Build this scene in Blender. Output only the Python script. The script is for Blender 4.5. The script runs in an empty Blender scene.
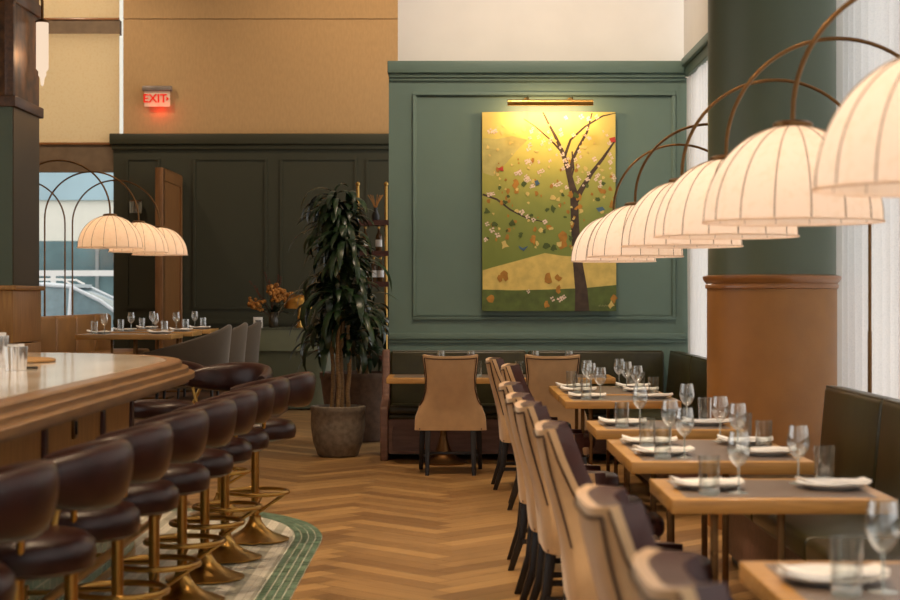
import bpy, bmesh, math, random
from mathutils import Vector, Matrix
random.seed(7)
SC = bpy.context.scene
COL = SC.collection
PI = math.pi
# ------------------------------------------------------------------ colours / materials
def hx(s):
    s = s.lstrip('#')
    v = [int(s[i:i+2], 16)/255 for i in (0, 2, 4)]
    return tuple([(c/12.92 if c <= .04045 else ((c+.055)/1.055)**2.4) for c in v] + [1.0])
def newmat(name):
    m = bpy.data.materials.new(name); m.use_nodes = True
    nt = m.node_tree; nt.nodes.clear()
    out = nt.nodes.new('ShaderNodeOutputMaterial')
    return m, nt, out
def nd(nt, t, **kw):
    n = nt.nodes.new(t)
    for k, v in kw.items():
        if k.startswith('i_'):
            n.inputs[k[2:].replace('_', ' ')].default_value = v
        else: setattr(n, k, v)
    return n
def lk(nt, a, b): nt.links.new(a, b)
def pmat(name, col, rough=.5, metal=0., var=.12, scale=8., stretch=(1, 1, 1), col2=None, bump=0., spec=.5, coat=0., detail=4., sheen=0., coord='Object', bscale=None):
    m, nt, out = newmat(name)
    b = nd(nt, 'ShaderNodeBsdfPrincipled')
    b.inputs['Roughness'].default_value = rough; b.inputs['Metallic'].default_value = metal
    b.inputs['Specular IOR Level'].default_value = spec
    b.inputs['Coat Weight'].default_value = coat; b.inputs['Coat Roughness'].default_value = .15
    b.inputs['Sheen Weight'].default_value = sheen
    c1 = hx(col); c2 = hx(col2) if col2 else tuple([max(0, x*(1-var*2)) for x in c1[:3]]+[1])
    tc = nd(nt, 'ShaderNodeTexCoord'); mp = nd(nt, 'ShaderNodeMapping'); mp.inputs['Scale'].default_value = stretch
    lk(nt, tc.outputs[coord], mp.inputs['Vector'])
    nz = nd(nt, 'ShaderNodeTexNoise'); nz.inputs['Scale'].default_value = scale; nz.inputs['Detail'].default_value = detail
    lk(nt, mp.outputs['Vector'], nz.inputs['Vector'])
    mx = nd(nt, 'ShaderNodeMix', data_type='RGBA')
    mx.inputs[6].default_value = c2; mx.inputs[7].default_value = c1
    rp = nd(nt, 'ShaderNodeMapRange'); rp.inputs['From Min'].default_value = .3; rp.inputs['From Max'].default_value = .65
    lk(nt, nz.outputs['Fac'], rp.inputs['Value']); lk(nt, rp.outputs['Result'], mx.inputs[0])
    lk(nt, mx.outputs[2], b.inputs['Base Color'])
    if bump:
        bp = nd(nt, 'ShaderNodeBump'); bp.inputs['Strength'].default_value = bump; bp.inputs['Distance'].default_value = .01
        if bscale:
            n2 = nd(nt, 'ShaderNodeTexNoise'); n2.inputs['Scale'].default_value = bscale; n2.inputs['Detail'].default_value = 3
            lk(nt, tc.outputs[coord], n2.inputs['Vector']); lk(nt, n2.outputs['Fac'], bp.inputs['Height'])
        else: lk(nt, nz.outputs['Fac'], bp.inputs['Height'])
        lk(nt, bp.outputs['Normal'], b.inputs['Normal'])
    lk(nt, b.outputs[0], out.inputs['Surface'])
    return m
def emat(name, col, strength):
    m, nt, out = newmat(name)
    e = nd(nt, 'ShaderNodeEmission'); e.inputs['Color'].default_value = hx(col); e.inputs['Strength'].default_value = strength
    lk(nt, e.outputs[0], out.inputs['Surface']); return m
def glassmat(name, tint='#f4fbfa', edge=.9, base=.07, rough=.02):
    m, nt, out = newmat(name)
    t = nd(nt, 'ShaderNodeBsdfTransparent'); t.inputs['Color'].default_value = hx(tint)
    g = nd(nt, 'ShaderNodeBsdfGlossy'); g.inputs['Roughness'].default_value = rough; g.inputs['Color'].default_value = (1, 1, 1, 1)
    lw = nd(nt, 'ShaderNodeLayerWeight'); lw.inputs['Blend'].default_value = .25
    mr = nd(nt, 'ShaderNodeMapRange'); mr.inputs['To Min'].default_value = base; mr.inputs['To Max'].default_value = edge
    lk(nt, lw.outputs['Facing'], mr.inputs['Value'])
    mx = nd(nt, 'ShaderNodeMixShader'); lk(nt, mr.outputs['Result'], mx.inputs[0]); lk(nt, t.outputs[0], mx.inputs[1]); lk(nt, g.outputs[0], mx.inputs[2])
    lk(nt, mx.outputs[0], out.inputs['Surface']); return m
def fabric(name, col, trans=.5, see=.0, col2=None, dots=0):
    m, nt, out = newmat(name)
    d = nd(nt, 'ShaderNodeBsdfDiffuse'); t = nd(nt, 'ShaderNodeBsdfTranslucent')
    tc = nd(nt, 'ShaderNodeTexCoord'); nz = nd(nt, 'ShaderNodeTexNoise'); nz.inputs['Scale'].default_value = 30 if not dots else dots
    mx = nd(nt, 'ShaderNodeMix', data_type='RGBA'); mx.inputs[6].default_value = hx(col2 or col); mx.inputs[7].default_value = hx(col)
    mr = nd(nt, 'ShaderNodeMapRange'); mr.inputs['From Min'].default_value = .35; mr.inputs['From Max'].default_value = .5
    lk(nt, tc.outputs['Object'], nz.inputs['Vector']); lk(nt, nz.outputs['Fac'], mr.inputs['Value']); lk(nt, mr.outputs['Result'], mx.inputs[0])
    lk(nt, mx.outputs[2], d.inputs['Color']); lk(nt, mx.outputs[2], t.inputs['Color'])
    a = nd(nt, 'ShaderNodeMixShader'); a.inputs[0].default_value = trans
    lk(nt, d.outputs[0], a.inputs[1]); lk(nt, t.outputs[0], a.inputs[2])
    if see:
        tr = nd(nt, 'ShaderNodeBsdfTransparent'); c = nd(nt, 'ShaderNodeMixShader'); c.inputs[0].default_value = see
        lk(nt, a.outputs[0], c.inputs[1]); lk(nt, tr.outputs[0], c.inputs[2]); lk(nt, c.outputs[0], out.inputs['Surface'])
    else: lk(nt, a.outputs[0], out.inputs['Surface'])
    return m
M = {}
M['oak_x'] = pmat('oak_x', '#c49450', .42, scale=5, stretch=(.8, 9, 9), col2='#a87a3e', coat=.15)
M['oak_y'] = pmat('oak_y', '#b5864a', .4, scale=5, stretch=(9, .8, 9), col2='#946430', coat=.15)
M['oak_z'] = pmat('oak_z', '#ae7e42', .45, scale=5, stretch=(9, 9, .7), col2='#8f622e')
M['screenwood'] = pmat('screen_wood', '#8c5f32', .45, scale=5, stretch=(9, 9, .7), col2='#714a24')
M['edgewood'] = pmat('bar_edge_oak', '#8c6539', .34, scale=5, stretch=(9, .8, 9), col2='#6c4924', coat=.25)
M['walnut'] = pmat('walnut', '#5a3a22', .45, scale=5, stretch=(7, .8, 7), col2='#3e2716')
M['darkframe'] = pmat('darkframe', '#4a2418', .45, scale=6)
M['green'] = pmat('green_paint', '#63796e', .5, var=.03, scale=3)
M['darkgreen'] = pmat('dark_green_paint', '#323321', .55, var=.03, scale=3)
M['colgreen'] = pmat('column_green', '#4f5a48', .45, var=.03, scale=3)
M['tan'] = pmat('tan_wallcovering', '#bb9869', .85, var=.05, scale=40, stretch=(1, 1, .3))
M['ivory'] = pmat('ivory_paint', '#ece8e1', .8, var=.02, scale=3)
M['ceiling'] = pmat('ceiling_paint', '#e4dccd', .9, var=.02)
M['leather_brown'] = pmat('tan_leather_panel', '#94642e', .5, var=.08, scale=5, bump=.1, bscale=120)
M['capwood'] = pmat('cap_wood', '#946030', .35, scale=6, coat=.3)
M['burgundy'] = pmat('burgundy_leather', '#2d130e', .33, var=.12, scale=14, bump=.1, bscale=160, col2='#220e0b', spec=.35)
M['oxblood'] = pmat('oxblood_leather', '#4a2b25', .4, spec=.35, var=.1, scale=14, bump=.12, bscale=160)
M['bottle_leather'] = pmat('bottle_green_leather', '#38341a', .34, spec=.4, var=.12, scale=9, bump=.1, bscale=140, col2='#2b2813')
M['mauve'] = pmat('bench_wood', '#7a594a', .5, scale=5, stretch=(1, 7, 7), col2='#64463a')
M['suede'] = pmat('beige_suede', '#cba577', .85, var=.05, scale=14, sheen=.3, bump=.1, bscale=220)
M['grey_suede'] = pmat('grey_suede', '#4c3f2e', .85, var=.05, scale=14, sheen=.3)
M['booth'] = pmat('caramel_leather', '#8c6230', .5, var=.08, scale=8)
M['black_wood'] = pmat('black_wood', '#1d1815', .4, scale=12)
M['brass'] = pmat('brushed_brass', '#bb9350', .3, 1., var=.06, scale=30)
M['bronze'] = pmat('bronze', '#7a5a38', .38, 1., var=.08, scale=30)
M['steel'] = pmat('polished_steel', '#d8d4cc', .12, 1., var=.05)
M['nail'] = pmat('nailhead_trim', '#553823', .35, .4, var=.3, scale=160)
M['inlay'] = pmat('table_inlay', '#746458', .4, var=.04, scale=60)
M['porcelain'] = pmat('white_porcelain', '#efece6', .22, var=.01)
M['linen'] = pmat('white_linen', '#f2eee8', .9, var=.02, scale=40, bump=.15, bscale=90)
M['glass'] = glassmat('clear_glass', '#fdffff', .85, .06)
M['glassbase'] = glassmat('thick_glass', '#f2fafa', .8, .12, .05)
def add_painted_light(m, f):
    nt = m.node_tree; out = [n for n in nt.nodes if n.type == 'OUTPUT_MATERIAL'][0]; src = out.inputs['Surface'].links[0].from_socket
    d = nd(nt, 'ShaderNodeBsdfDiffuse'); d.inputs['Color'].default_value = (.9, .95, .95, 1); t = nd(nt, 'ShaderNodeBsdfTranslucent'); t.inputs['Color'].default_value = (.9, .95, .95, 1)
    a = nd(nt, 'ShaderNodeMixShader'); lk(nt, d.outputs[0], a.inputs[1]); lk(nt, t.outputs[0], a.inputs[2])
    x = nd(nt, 'ShaderNodeMixShader'); x.inputs[0].default_value = f; lk(nt, src, x.inputs[1]); lk(nt, a.outputs[0], x.inputs[2]); lk(nt, x.outputs[0], out.inputs['Surface'])
add_painted_light(M['glassbase'], .22); add_painted_light(M['glass'], .012)  # light gathered in the glass, painted as a white diffuse mix
M['pane'] = glassmat('window_glass', '#ffffff', .5, .03)
M['shade'] = fabric('lampshade_fabric', '#f2e2d2', .62, col2='#efddca')
M['rib'] = pmat('lamp_seam', '#8e7e6c', .8)
M['bulb'] = emat('bulb_glow', '#ffd9a8', 6)
M['sheer'] = fabric('sheer_curtain_cloth', '#f4f2ef', .62, .12, col2='#e4e3e2', dots=170)
M['roller'] = fabric('roller_shade_cloth', '#f3e2c2', .7, 0, col2='#efdcb8')
M['marble'] = pmat('bar_marble', '#e8dece', .12, var=.08, scale=2.2, stretch=(3, .7, 1), col2='#c2ae92', detail=8, coat=.3)
M['pot'] = pmat('stone_pot', '#85796a', .8, var=.2, scale=22, bump=.25)
M['pot2'] = pmat('terracotta_planter', '#6e5443', .85, var=.2, scale=16, bump=.25)
M['soil'] = pmat('soil', '#4a4034', .95, scale=40, bump=.6)
M['leaf'] = pmat('dracaena_leaf', '#24391e', .33, var=.25, scale=7, col2='#142212')
M['cane'] = pmat('dracaena_cane', '#9a7a50', .8, var=.2, scale=30, stretch=(1, 1, 3))
M['flower'] = pmat('orange_blooms', '#c8863c', .9, var=.3, scale=90)
M['twig'] = pmat('dry_twig', '#5a2f1e', .9)
M['black'] = pmat('black_paint', '#141210', .4)
M['white'] = pmat('white_paint', '#ece9e4', .5, var=.02)
M['greywood'] = pmat('outdoor_concrete', '#8d9494', .9, var=.08)
M['mirror'] = pmat('antique_mirror', '#6a4420', .4, .5, var=.35, scale=9, col2='#24150a', detail=10)
M['sconce'] = emat('sconce_glow', '#ffe2c4', .75)
M['curb'] = pmat('asphalt', '#8f9698', .9)
M['carpaint'] = pmat('pale_car_paint', '#dfe6ea', .25, var=.01, coat=.5)
M['carglass'] = pmat('car_glass', '#7e98a0', .08, .0, var=.1)
M['facade_w'] = pmat('cream_facade', '#e9e6d8', .8, var=.02)
M['facade_g'] = pmat('facade_glass', '#5c8084', .15, var=.3, scale=.8, col2='#2e4c50')
M['facade_b'] = pmat('facade_blue', '#a4c2cc', .3, var=.08, scale=.6)
M['redled'] = emat('red_letters', '#f03020', .8)
M['acrylic'] = pmat('sign_acrylic', '#f0d8bc', .4)
M['signgrey'] = pmat('sign_housing', '#8c8076', .4, .3)
M['tile'] = None
# tile for bar dado + floor mosaic
def tilemat(name, c1, c2, mortar, w, h, rough=.25, axes='yz'):
    m, nt, out = newmat(name)
    tc = nd(nt, 'ShaderNodeTexCoord'); sp = nd(nt, 'ShaderNodeSeparateXYZ'); cb = nd(nt, 'ShaderNodeCombineXYZ')
    lk(nt, tc.outputs['Object'], sp.inputs[0])
    lk(nt, sp.outputs[axes[0].upper()], cb.inputs[0]); lk(nt, sp.outputs[axes[1].upper()], cb.inputs[1])
    br = nd(nt, 'ShaderNodeTexBrick'); br.inputs['Scale'].default_value = 1; br.inputs['Brick Width'].default_value = w; br.inputs['Row Height'].default_value = h
    br.inputs['Mortar Size'].default_value = .004; br.inputs['Color1'].default_value = hx(c1); br.inputs['Color2'].default_value = hx(c2); br.inputs['Mortar'].default_value = hx(mortar)
    b = nd(nt, 'ShaderNodeBsdfPrincipled'); b.inputs['Roughness'].default_value = rough
    lk(nt, cb.outputs[0], br.inputs['Vector']); lk(nt, br.outputs['Color'], b.inputs['Base Color']); lk(nt, b.outputs[0], out.inputs['Surface'])
    return m
M['tile'] = tilemat('green_wall_tile', '#5f7d68', '#4c6a56', '#8c9886', .12, .06)
def stripemat():
    m, nt, out = newmat('striped_mosaic')
    tc = nd(nt, 'ShaderNodeTexCoord'); sp = nd(nt, 'ShaderNodeSeparateXYZ'); lk(nt, tc.outputs['Object'], sp.inputs[0])
    a = nd(nt, 'ShaderNodeMath', operation='MULTIPLY'); a.inputs[1].default_value = 1/.13; lk(nt, sp.outputs['X'], a.inputs[0])
    f = nd(nt, 'ShaderNodeMath', operation='FRACT'); lk(nt, a.outputs[0], f.inputs[0])
    g = nd(nt, 'ShaderNodeMath', operation='GREATER_THAN'); g.inputs[1].default_value = .55; lk(nt, f.outputs[0], g.inputs[0])
    mx = nd(nt, 'ShaderNodeMix', data_type='RGBA'); mx.inputs[6].default_value = hx('#e8e4d8'); mx.inputs[7].default_value = hx('#bdbdb0'); lk(nt, g.outputs[0], mx.inputs[0])
    br = nd(nt, 'ShaderNodeTexBrick'); br.inputs['Scale'].default_value = 1; br.inputs['Brick Width'].default_value = .05; br.inputs['Row Height'].default_value = .025; br.offset = 0
    br.inputs['Mortar Size'].default_value = .002; br.inputs['Mortar'].default_value = (.62, .62, .6, 1); br.inputs['Color1'].default_value = (1, 1, 1, 1); br.inputs['Color2'].default_value = (.86, .88, .86, 1)
    lk(nt, tc.outputs['Object'], br.inputs['Vector'])
    mu = nd(nt, 'ShaderNodeMix', data_type='RGBA', blend_type='MULTIPLY'); mu.inputs[0].default_value = 1
    lk(nt, mx.outputs[2], mu.inputs[6]); lk(nt, br.outputs['Color'], mu.inputs[7])
    b = nd(nt, 'ShaderNodeBsdfPrincipled'); b.inputs['Roughness'].default_value = .35
    lk(nt, mu.outputs[2], b.inputs['Base Color']); lk(nt, b.outputs[0], out.inputs['Surface']); return m
M['stripes'] = stripemat()
def tonemat(name, ca, cb_, rough, grain=True):
    m, nt, out = newmat(name)
    at = nd(nt, 'ShaderNodeAttribute'); at.attribute_name = 'tone'
    mx = nd(nt, 'ShaderNodeMix', data_type='RGBA'); mx.inputs[6].default_value = hx(ca); mx.inputs[7].default_value = hx(cb_)
    lk(nt, at.outputs['Fac'], mx.inputs[0])
    b = nd(nt, 'ShaderNodeBsdfPrincipled'); b.inputs['Roughness'].default_value = rough
    if grain:
        tc = nd(nt, 'ShaderNodeTexCoord'); ad = nd(nt, 'ShaderNodeAttribute'); ad.attribute_name = 'dirn'
        def gr(ang):
            mp0 = nd(nt, 'ShaderNodeMapping'); mp0.inputs['Rotation'].default_value = (0, 0, ang)
            mp = nd(nt, 'ShaderNodeMapping'); mp.inputs['Scale'].default_value = (1.2, 22, 1)
            n = nd(nt, 'ShaderNodeTexNoise'); n.inputs['Scale'].default_value = 1.6; n.inputs['Detail'].default_value = 5
            lk(nt, tc.outputs['Object'], mp0.inputs['Vector']); lk(nt, mp0.outputs['Vector'], mp.inputs['Vector']); lk(nt, mp.outputs['Vector'], n.inputs['Vector']); return n
        n1 = gr(-PI/4); n2 = gr(PI/4)
        mf = nd(nt, 'ShaderNodeMix', data_type='FLOAT'); lk(nt, ad.outputs['Fac'], mf.inputs[0]); lk(nt, n1.outputs['Fac'], mf.inputs[2]); lk(nt, n2.outputs['Fac'], mf.inputs[3])
        mr = nd(nt, 'ShaderNodeMapRange'); mr.inputs['From Min'].default_value = .3; mr.inputs['From Max'].default_value = .7; mr.inputs['To Min'].default_value = .8; mr.inputs['To Max'].default_value = 1.1
        lk(nt, mf.outputs[0], mr.inputs['Value'])
        mu = nd(nt, 'ShaderNodeVectorMath', operation='SCALE'); lk(nt, mx.outputs[2], mu.inputs[0]); lk(nt, mr.outputs['Result'], mu.inputs['Scale'])
        lk(nt, mu.outputs[0], b.inputs['Base Color'])
    else: lk(nt, mx.outputs[2], b.inputs['Base Color'])
    lk(nt, b.outputs[0], out.inputs['Surface']); return m
M['parquet'] = tonemat('oak_herringbone', '#82603a', '#b38d5a', .36)
M['border'] = tonemat('green_mosaic', '#4c6c58', '#7c9a86', .3, False)

# ------------------------------------------------------------------ mesh builder
class MB:
    def __init__(s): s.v = []; s.f = []; s.tone = None
    def add(s, vs, fs):
        n = len(s.v); s.v += [tuple(p) for p in vs]; s.f += [tuple(i+n for i in f) for f in fs]; return s
    def box(s, x0, x1, y0, y1, z0, z1, mat=None):
        p = [(x, y, z) for z in (z0, z1) for y in (y0, y1) for x in (x0, x1)]
        if mat: p = [mat @ Vector(q) for q in p]
        return s.add(p, [(0, 2, 3, 1), (4, 5, 7, 6), (0, 1, 5, 4), (2, 6, 7, 3), (0, 4, 6, 2), (1, 3, 7, 5)])
    def loft(s, rings, caps=True, closed=True, loop=False):
        n = len(rings[0]); vs = [p for r in rings for p in r]; fs = []
        m = len(rings)
        for i in range(m if loop else m-1):
            a = i*n; b = ((i+1) % m)*n
            for j in range(n if closed else n-1):
                k = (j+1) % n
                fs.append((a+j, a+k, b+k, b+j))
        if caps and not loop:
            fs.append(tuple(range(n))[::-1]); fs.append(tuple((m-1)*n+j for j in range(n)))
        return s.add(vs, fs)
    def lathe(s, prof, c=(0, 0, 0), seg=24, caps=True, sx=1, sy=1):
        rings = [[(c[0]+r*sx*math.cos(2*PI*j/seg), c[1]+r*sy*math.sin(2*PI*j/seg), c[2]+z) for j in range(seg)] for r, z in prof]
        return s.loft(rings, caps)
    def tube(s, pts, r, seg=8, loop=False, r1=None):
        pts = [Vector(p) for p in pts]; n = len(pts); rings = []
        up = None
        for i, p in enumerate(pts):
            if loop: t = pts[(i+1) % n]-pts[i-1]
            else: t = pts[min(i+1, n-1)]-pts[max(i-1, 0)]
            t.normalize()
            if up is None: up = Vector((0, 0, 1)) if abs(t.z) < .9 else Vector((1, 0, 0))
            a = t.cross(up).normalized(); up = a.cross(t).normalized()
            rr = r if r1 is None else r+(r1-r)*i/(n-1)
            rings.append([p+a*rr*math.cos(2*PI*j/seg)+up*rr*math.sin(2*PI*j/seg) for j in range(seg)])
        return s.loft(rings, True, True, loop)
    def prism(s, pts, z0, z1):
        n = len(pts)
        return s.add([(x, y, z0) for x, y in pts]+[(x, y, z1) for x, y in pts],
                     [tuple(range(n))[::-1], tuple(range(n, 2*n))]+[(i, (i+1) % n, n+(i+1) % n, n+i) for i in range(n)])
    def sphere(s, c, r, seg=12, ring=8, sz=1):
        return s.lathe([(max(1e-4, r*math.sin(PI*i/ring)), -r*sz*math.cos(PI*i/ring)) for i in range(ring+1)], c, seg)
    def grid(s, rows):
        return s.loft(rows, False, False)
    def build(s, name, mat, parent=None, smooth=False, bevel=0, seg=2, loc=None):
        me = bpy.data.meshes.new(name)
        me.from_pydata(s.v, [], s.f); me.update()
        bm = bmesh.new(); bm.from_mesh(me)
        bmesh.ops.remove_doubles(bm, verts=bm.verts, dist=1e-5)
        bmesh.ops.recalc_face_normals(bm, faces=bm.faces)
        if bevel:
            es = [e for e in bm.edges if len(e.link_faces) == 2 and e.calc_face_angle(0) > .6]
            bmesh.ops.bevel(bm, geom=es, offset=bevel, segments=seg, profile=.5, affect='EDGES', clamp_overlap=True)
        bm.to_mesh(me); bm.free()
        if smooth or bevel:
            for p in me.polygons: p.use_smooth = True
            try: me.set_sharp_from_angle(angle=math.radians(48))
            except Exception: pass
        me.materials.append(mat if not isinstance(mat, str) else M[mat])
        o = bpy.data.objects.new(name, me); COL.objects.link(o)
        if parent is not None: o.parent = parent
        if loc: o.location = loc
        return o
def tag(o, label, cat, group=None, kind=None):
    o['label'] = label; o['category'] = cat
    if group: o['group'] = group
    if kind: o['kind'] = kind
    return o
def struct(o):
    o['kind'] = 'structure'; return o
def thing(name, loc=(0, 0, 0), rz=0, label=None, cat=None, group=None):
    o = bpy.data.objects.new(name, None); COL.objects.link(o)
    o.empty_display_size = .1; o.location = loc; o.rotation_euler = (0, 0, rz)
    if label: tag(o, label, cat, group)
    return o
KIDS = {}
def dup(root, loc, rz=0, label=None, group=None):
    r = root.copy(); COL.objects.link(r); r.location = loc; r.rotation_euler = (0, 0, rz)
    if label: r['label'] = label
    if group: r['group'] = group
    def rec(src, dst):
        for ch in list(src.children):
            if ch.type == 'LIGHT': continue
            c = ch.copy(); COL.objects.link(c); c.parent = dst; rec(ch, c)
    rec(root, r)
    return r
def arr(first, proto, loc, rz, label, group):
    """first use moves the prototype itself, later uses copy it"""
    if not first.get(proto.name):
        first[proto.name] = 1; proto.location = loc; proto.rotation_euler = (0, 0, rz); proto['label'] = label
        if group: proto['group'] = group
        return proto
    return dup(proto, loc, rz, label, group)
USED = {}
def interp(t, z):
    if z <= t[0][0]: return t[0][1]
    for (a, b), (c, d) in zip(t, t[1:]):
        if z <= c:
            k = (z-a)/(c-a); k = k*k*(3-2*k)*.5+k*.5
            return b+(d-b)*k
    return t[-1][1]
def light(name, kind, loc, energy, col='#ffd2a0', parent=None, rot=None, **kw):
    d = bpy.data.lights.new(name, kind); d.energy = energy; d.color = hx(col)[:3]
    for k, v in kw.items(): setattr(d, k, v)
    o = bpy.data.objects.new(name, d); COL.objects.link(o); o.location = loc
    if rot: o.rotation_euler = rot
    if parent is not None: o.parent = parent
    return o
def aim(o, target):
    o.rotation_euler = (Vector(target)-o.location).to_track_quat('-Z', 'Y').to_euler()

# ------------------------------------------------------------------ camera
H = 1.45; F = 1700.0
cam = bpy.data.cameras.new('camera'); co = bpy.data.objects.new('camera', cam); COL.objects.link(co)
co.location = (0, 0, H); co.rotation_euler = (PI/2, 0, 0)
cam.sensor_width = 36; cam.lens = F/900*36; cam.shift_x = -2/900; cam.shift_y = -3/900
cam.clip_start = .05; cam.clip_end = 200
cam.dof.use_dof = True; cam.dof.focus_distance = 14.0; cam.dof.aperture_fstop = 3.6
SC.camera = co
def at(px, py, Y): return ((px-452)*Y/F, Y, H-(py-297)*Y/F)

# ------------------------------------------------------------------ room shell
XL, XR, Y0, YB, ZC = -7.2, 2.75, -3.0, 24.0, 6.2
def herringbone():
    W = .14; n = 6; bm = bmesh.new()
    tl = bm.faces.layers.float.new('tone'); dl = bm.faces.layers.float.new('dirn')
    rot = Matrix.Rotation(PI/4, 3, 'Z'); rnd = random.Random(3)
    R = int(34/W)
    for a in range(-R, R):
        for b in range(-R, R):
            k = (a-b) % (2*n)
            if k == 0: w, h, d = n, 1, 0
            elif k == 2*n-1: w, h, d = 1, n, 1
            else: continue
            c = rot @ Vector(((a+w/2)*W, (b+h/2)*W, 0))
            if not (-7.6 < c.x < 3.2 and 1 < c.y < 24.4): continue
            g = .0012
            ps = [rot @ Vector((x*W, y*W, 0)) for x, y in ((a+g*8, b+g*8), (a+w-g*8, b+g*8), (a+w-g*8, b+h-g*8), (a+g*8, b+h-g*8))]
            f = bm.faces.new([bm.verts.new(p) for p in ps]); f[tl] = rnd.random()**1.1; f[dl] = d
    for co_, no in (((XL, 0, 0), (-1, 0, 0)), ((XR, 0, 0), (1, 0, 0)), ((0, YB, 0), (0, 1, 0)), ((0, 1.5, 0), (0, -1, 0))):
        bmesh.ops.bisect_plane(bm, geom=bm.verts[:]+bm.edges[:]+bm.faces[:], plane_co=co_, plane_no=no, clear_outer=True)
    for f in bm.faces:
        if f.normal.z < 0: f.normal_flip()
    me = bpy.data.meshes.new('floor'); bm.to_mesh(me); bm.free(); me.materials.append(M['parquet'])
    o = bpy.data.objects.new('floor', me); COL.objects.link(o); return struct(o)
herringbone()
struct(MB().box(XL, XR, Y0, YB+.2, -.12, -.003).build('floor_base', pmat('floor_gap', '#4a3220', .6)))
struct(MB().box(XL-.2, XR+.2, Y0-.2, YB+.2, ZC, ZC+.15).build('ceiling', 'ceiling'))
struct(MB().box(XL-.2, XL, Y0, 2.5, 0, ZC).box(XL-.2, XL, 11.5, YB, 0, ZC).box(XL-.2, XL, 2.5, 11.5, 0, 1.2).box(XL-.2, XL, 2.5, 11.5, 4.4, ZC).build('wall_left', 'tan'))
w5 = struct(MB().box(XL-.12, XL-.11, 2.5, 11.5, 1.2, 4.4).build('window_5_added', 'pane'))  # unseen window, added to throw fill light from the left
fr = MB()
for i in range(7): fr.box(XL-.16, XL-.07, 2.5+i*1.5-.03, 2.5+i*1.5+.03, 1.2, 4.4)
fr.build('window_frame', 'bronze', w5)
# front wall (behind the camera) with a wide shop window
w = MB(); w.box(XL, XR, Y0-.2, Y0, 0, .5).box(XL, XR, Y0-.2, Y0, 4.6, ZC).box(XL, -3.6, Y0-.2, Y0, .5, 4.6).box(.6, XR, Y0-.2, Y0, .5, 4.6)
struct(w.build('wall_front', 'ivory'))
g = MB().box(-3.6, .6, Y0-.12, Y0-.1, .5, 4.6).build('window_3', 'pane'); struct(g)
fr = MB()
for i in range(4):
    x = -3.6+i*1.4; fr.box(x-.04, x+.04, Y0-.16, Y0-.04, .5, 4.6)
fr.build('window_frame', 'bronze', g)
# back wall: dark green wainscot + tan wall above, window at the left end
XW = -4.78
bw = struct(MB().box(XW, XR, YB, YB+.2, 0, 3.75).build('wall_back', 'darkgreen'))
cp = MB().box(XW-.04, XR, YB-.09, YB, 3.6, 3.75).box(XW-.02, XR, YB-.05, YB, 3.53, 3.6).build('trim_1', 'darkgreen', bw, bevel=.01)
pn = MB()
def molding(mb, x0, x1, z0, z1, y, w=.035, d=.025):
    mb.box(x0, x1, y-d, y, z1-w, z1).box(x0, x1, y-d, y, z0, z0+w).box(x0, x0+w, y-d, y, z0+w, z1-w).box(x1-w, x1, y-d, y, z0+w, z1-w)
for a, b in ((126, 160), (193, 267), (280, 357), (366, 440)):
    molding(pn, at(a, 0, YB)[0], at(b, 0, YB)[0], 1.28, 3.42, YB)
for a, b in ((126, 160), (193, 267), (280, 357), (366, 440)):
    molding(pn, at(a, 0, YB)[0], at(b, 0, YB)[0], .25, .98, YB)
pn.box(XW, XR, YB-.035, YB, 1.07, 1.13)
pn.build('trim_2', 'darkgreen', bw)
tw = MB().box(at(123, 0, YB)[0], XR, YB+.02, YB+.2, 3.75, 5.37).box(at(123, 0, YB)[0], XR, YB+.02, YB+.2, 5.385, ZC)
tw.box(at(123, 0, YB)[0], XR, YB+.05, YB+.2, 5.36, 5.39)
struct(tw.build('wall_back_upper', 'tan'))
# end window left of the back wall
ww = MB().box(XL, -6.6, YB, YB+.2, 0, ZC).box(-6.6, XW, YB, YB+.2, 0, .55).box(-6.6, XW, YB+.05, YB+.2, 3.22, 3.62).box(-6.6, at(119, 0, YB)[0], YB+.05, YB+.2, 5.17, 5.37)
struct(ww.build('wall_back_left', pmat('window_surround', '#7d6850', .7)))
wn = struct(MB().box(-6.6, XW, YB+.12, YB+.13, .55, 3.22).box(-6.6, at(123, 0, YB)[0], YB+.12, YB+.13, 3.62, ZC).build('window_1', 'pane'))
MB().box(-6.6, XW, YB+.08, YB+.16, .55, .62).build('window_frame', 'bronze', wn)
rs = thing('roller_shade', (0, 0, 0), 0, 'lower tan roller shade drawn halfway down the tall end window', 'roller shade')
xa, xb_ = -6.6, at(119, 0, YB)[0]
MB().box(xa, xb_, YB+.03, YB+.034, 3.63, 5.17).build('cloth', 'roller', rs); MB().box(xa, xb_, YB+.015, YB+.05, 3.6, 3.635).build('hem_bar', 'capwood', rs, bevel=.006)
rs2 = thing('roller_shade', (0, 0, 0), 0, 'upper tan roller shade above the dark crossbar of the end window', 'roller shade')
MB().box(xa, xb_, YB+.03, YB+.034, 5.39, ZC-.03).build('cloth', 'roller', rs2); MB().box(xa, xb_, YB+.015, YB+.05, 5.365, 5.395).build('hem_bar', 'capwood', rs2, bevel=.006)
# raised dining platform
struct(MB().box(XL, -2.1, 15.2, YB, 0, .3).build('floor_platform', 'walnut'))
# right wall, near bay
rw = MB().box(XR, XR+.2, Y0, 11.2, 0, .42).box(XR, XR+.2, Y0, 11.2, 4.7, ZC).box(2.3, XR+.2, 11.2, 11.35, 0, ZC)
struct(rw.build('wall_right', 'ivory'))
wn2 = struct(MB().box(XR+.1, XR+.11, Y0, 11.2, .42, 4.7).build('window_2', 'pane'))
fr = MB()
for i in range(8): fr.box(XR+.06, XR+.15, Y0+i*2-.03, Y0+i*2+.03, .42, 4.7)
fr.build('window_frame', 'bronze', wn2)
MB().box(2.6, XR+.06, Y0, 11.2, .38, .42).build('window_sill', 'white', wn2)
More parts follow.
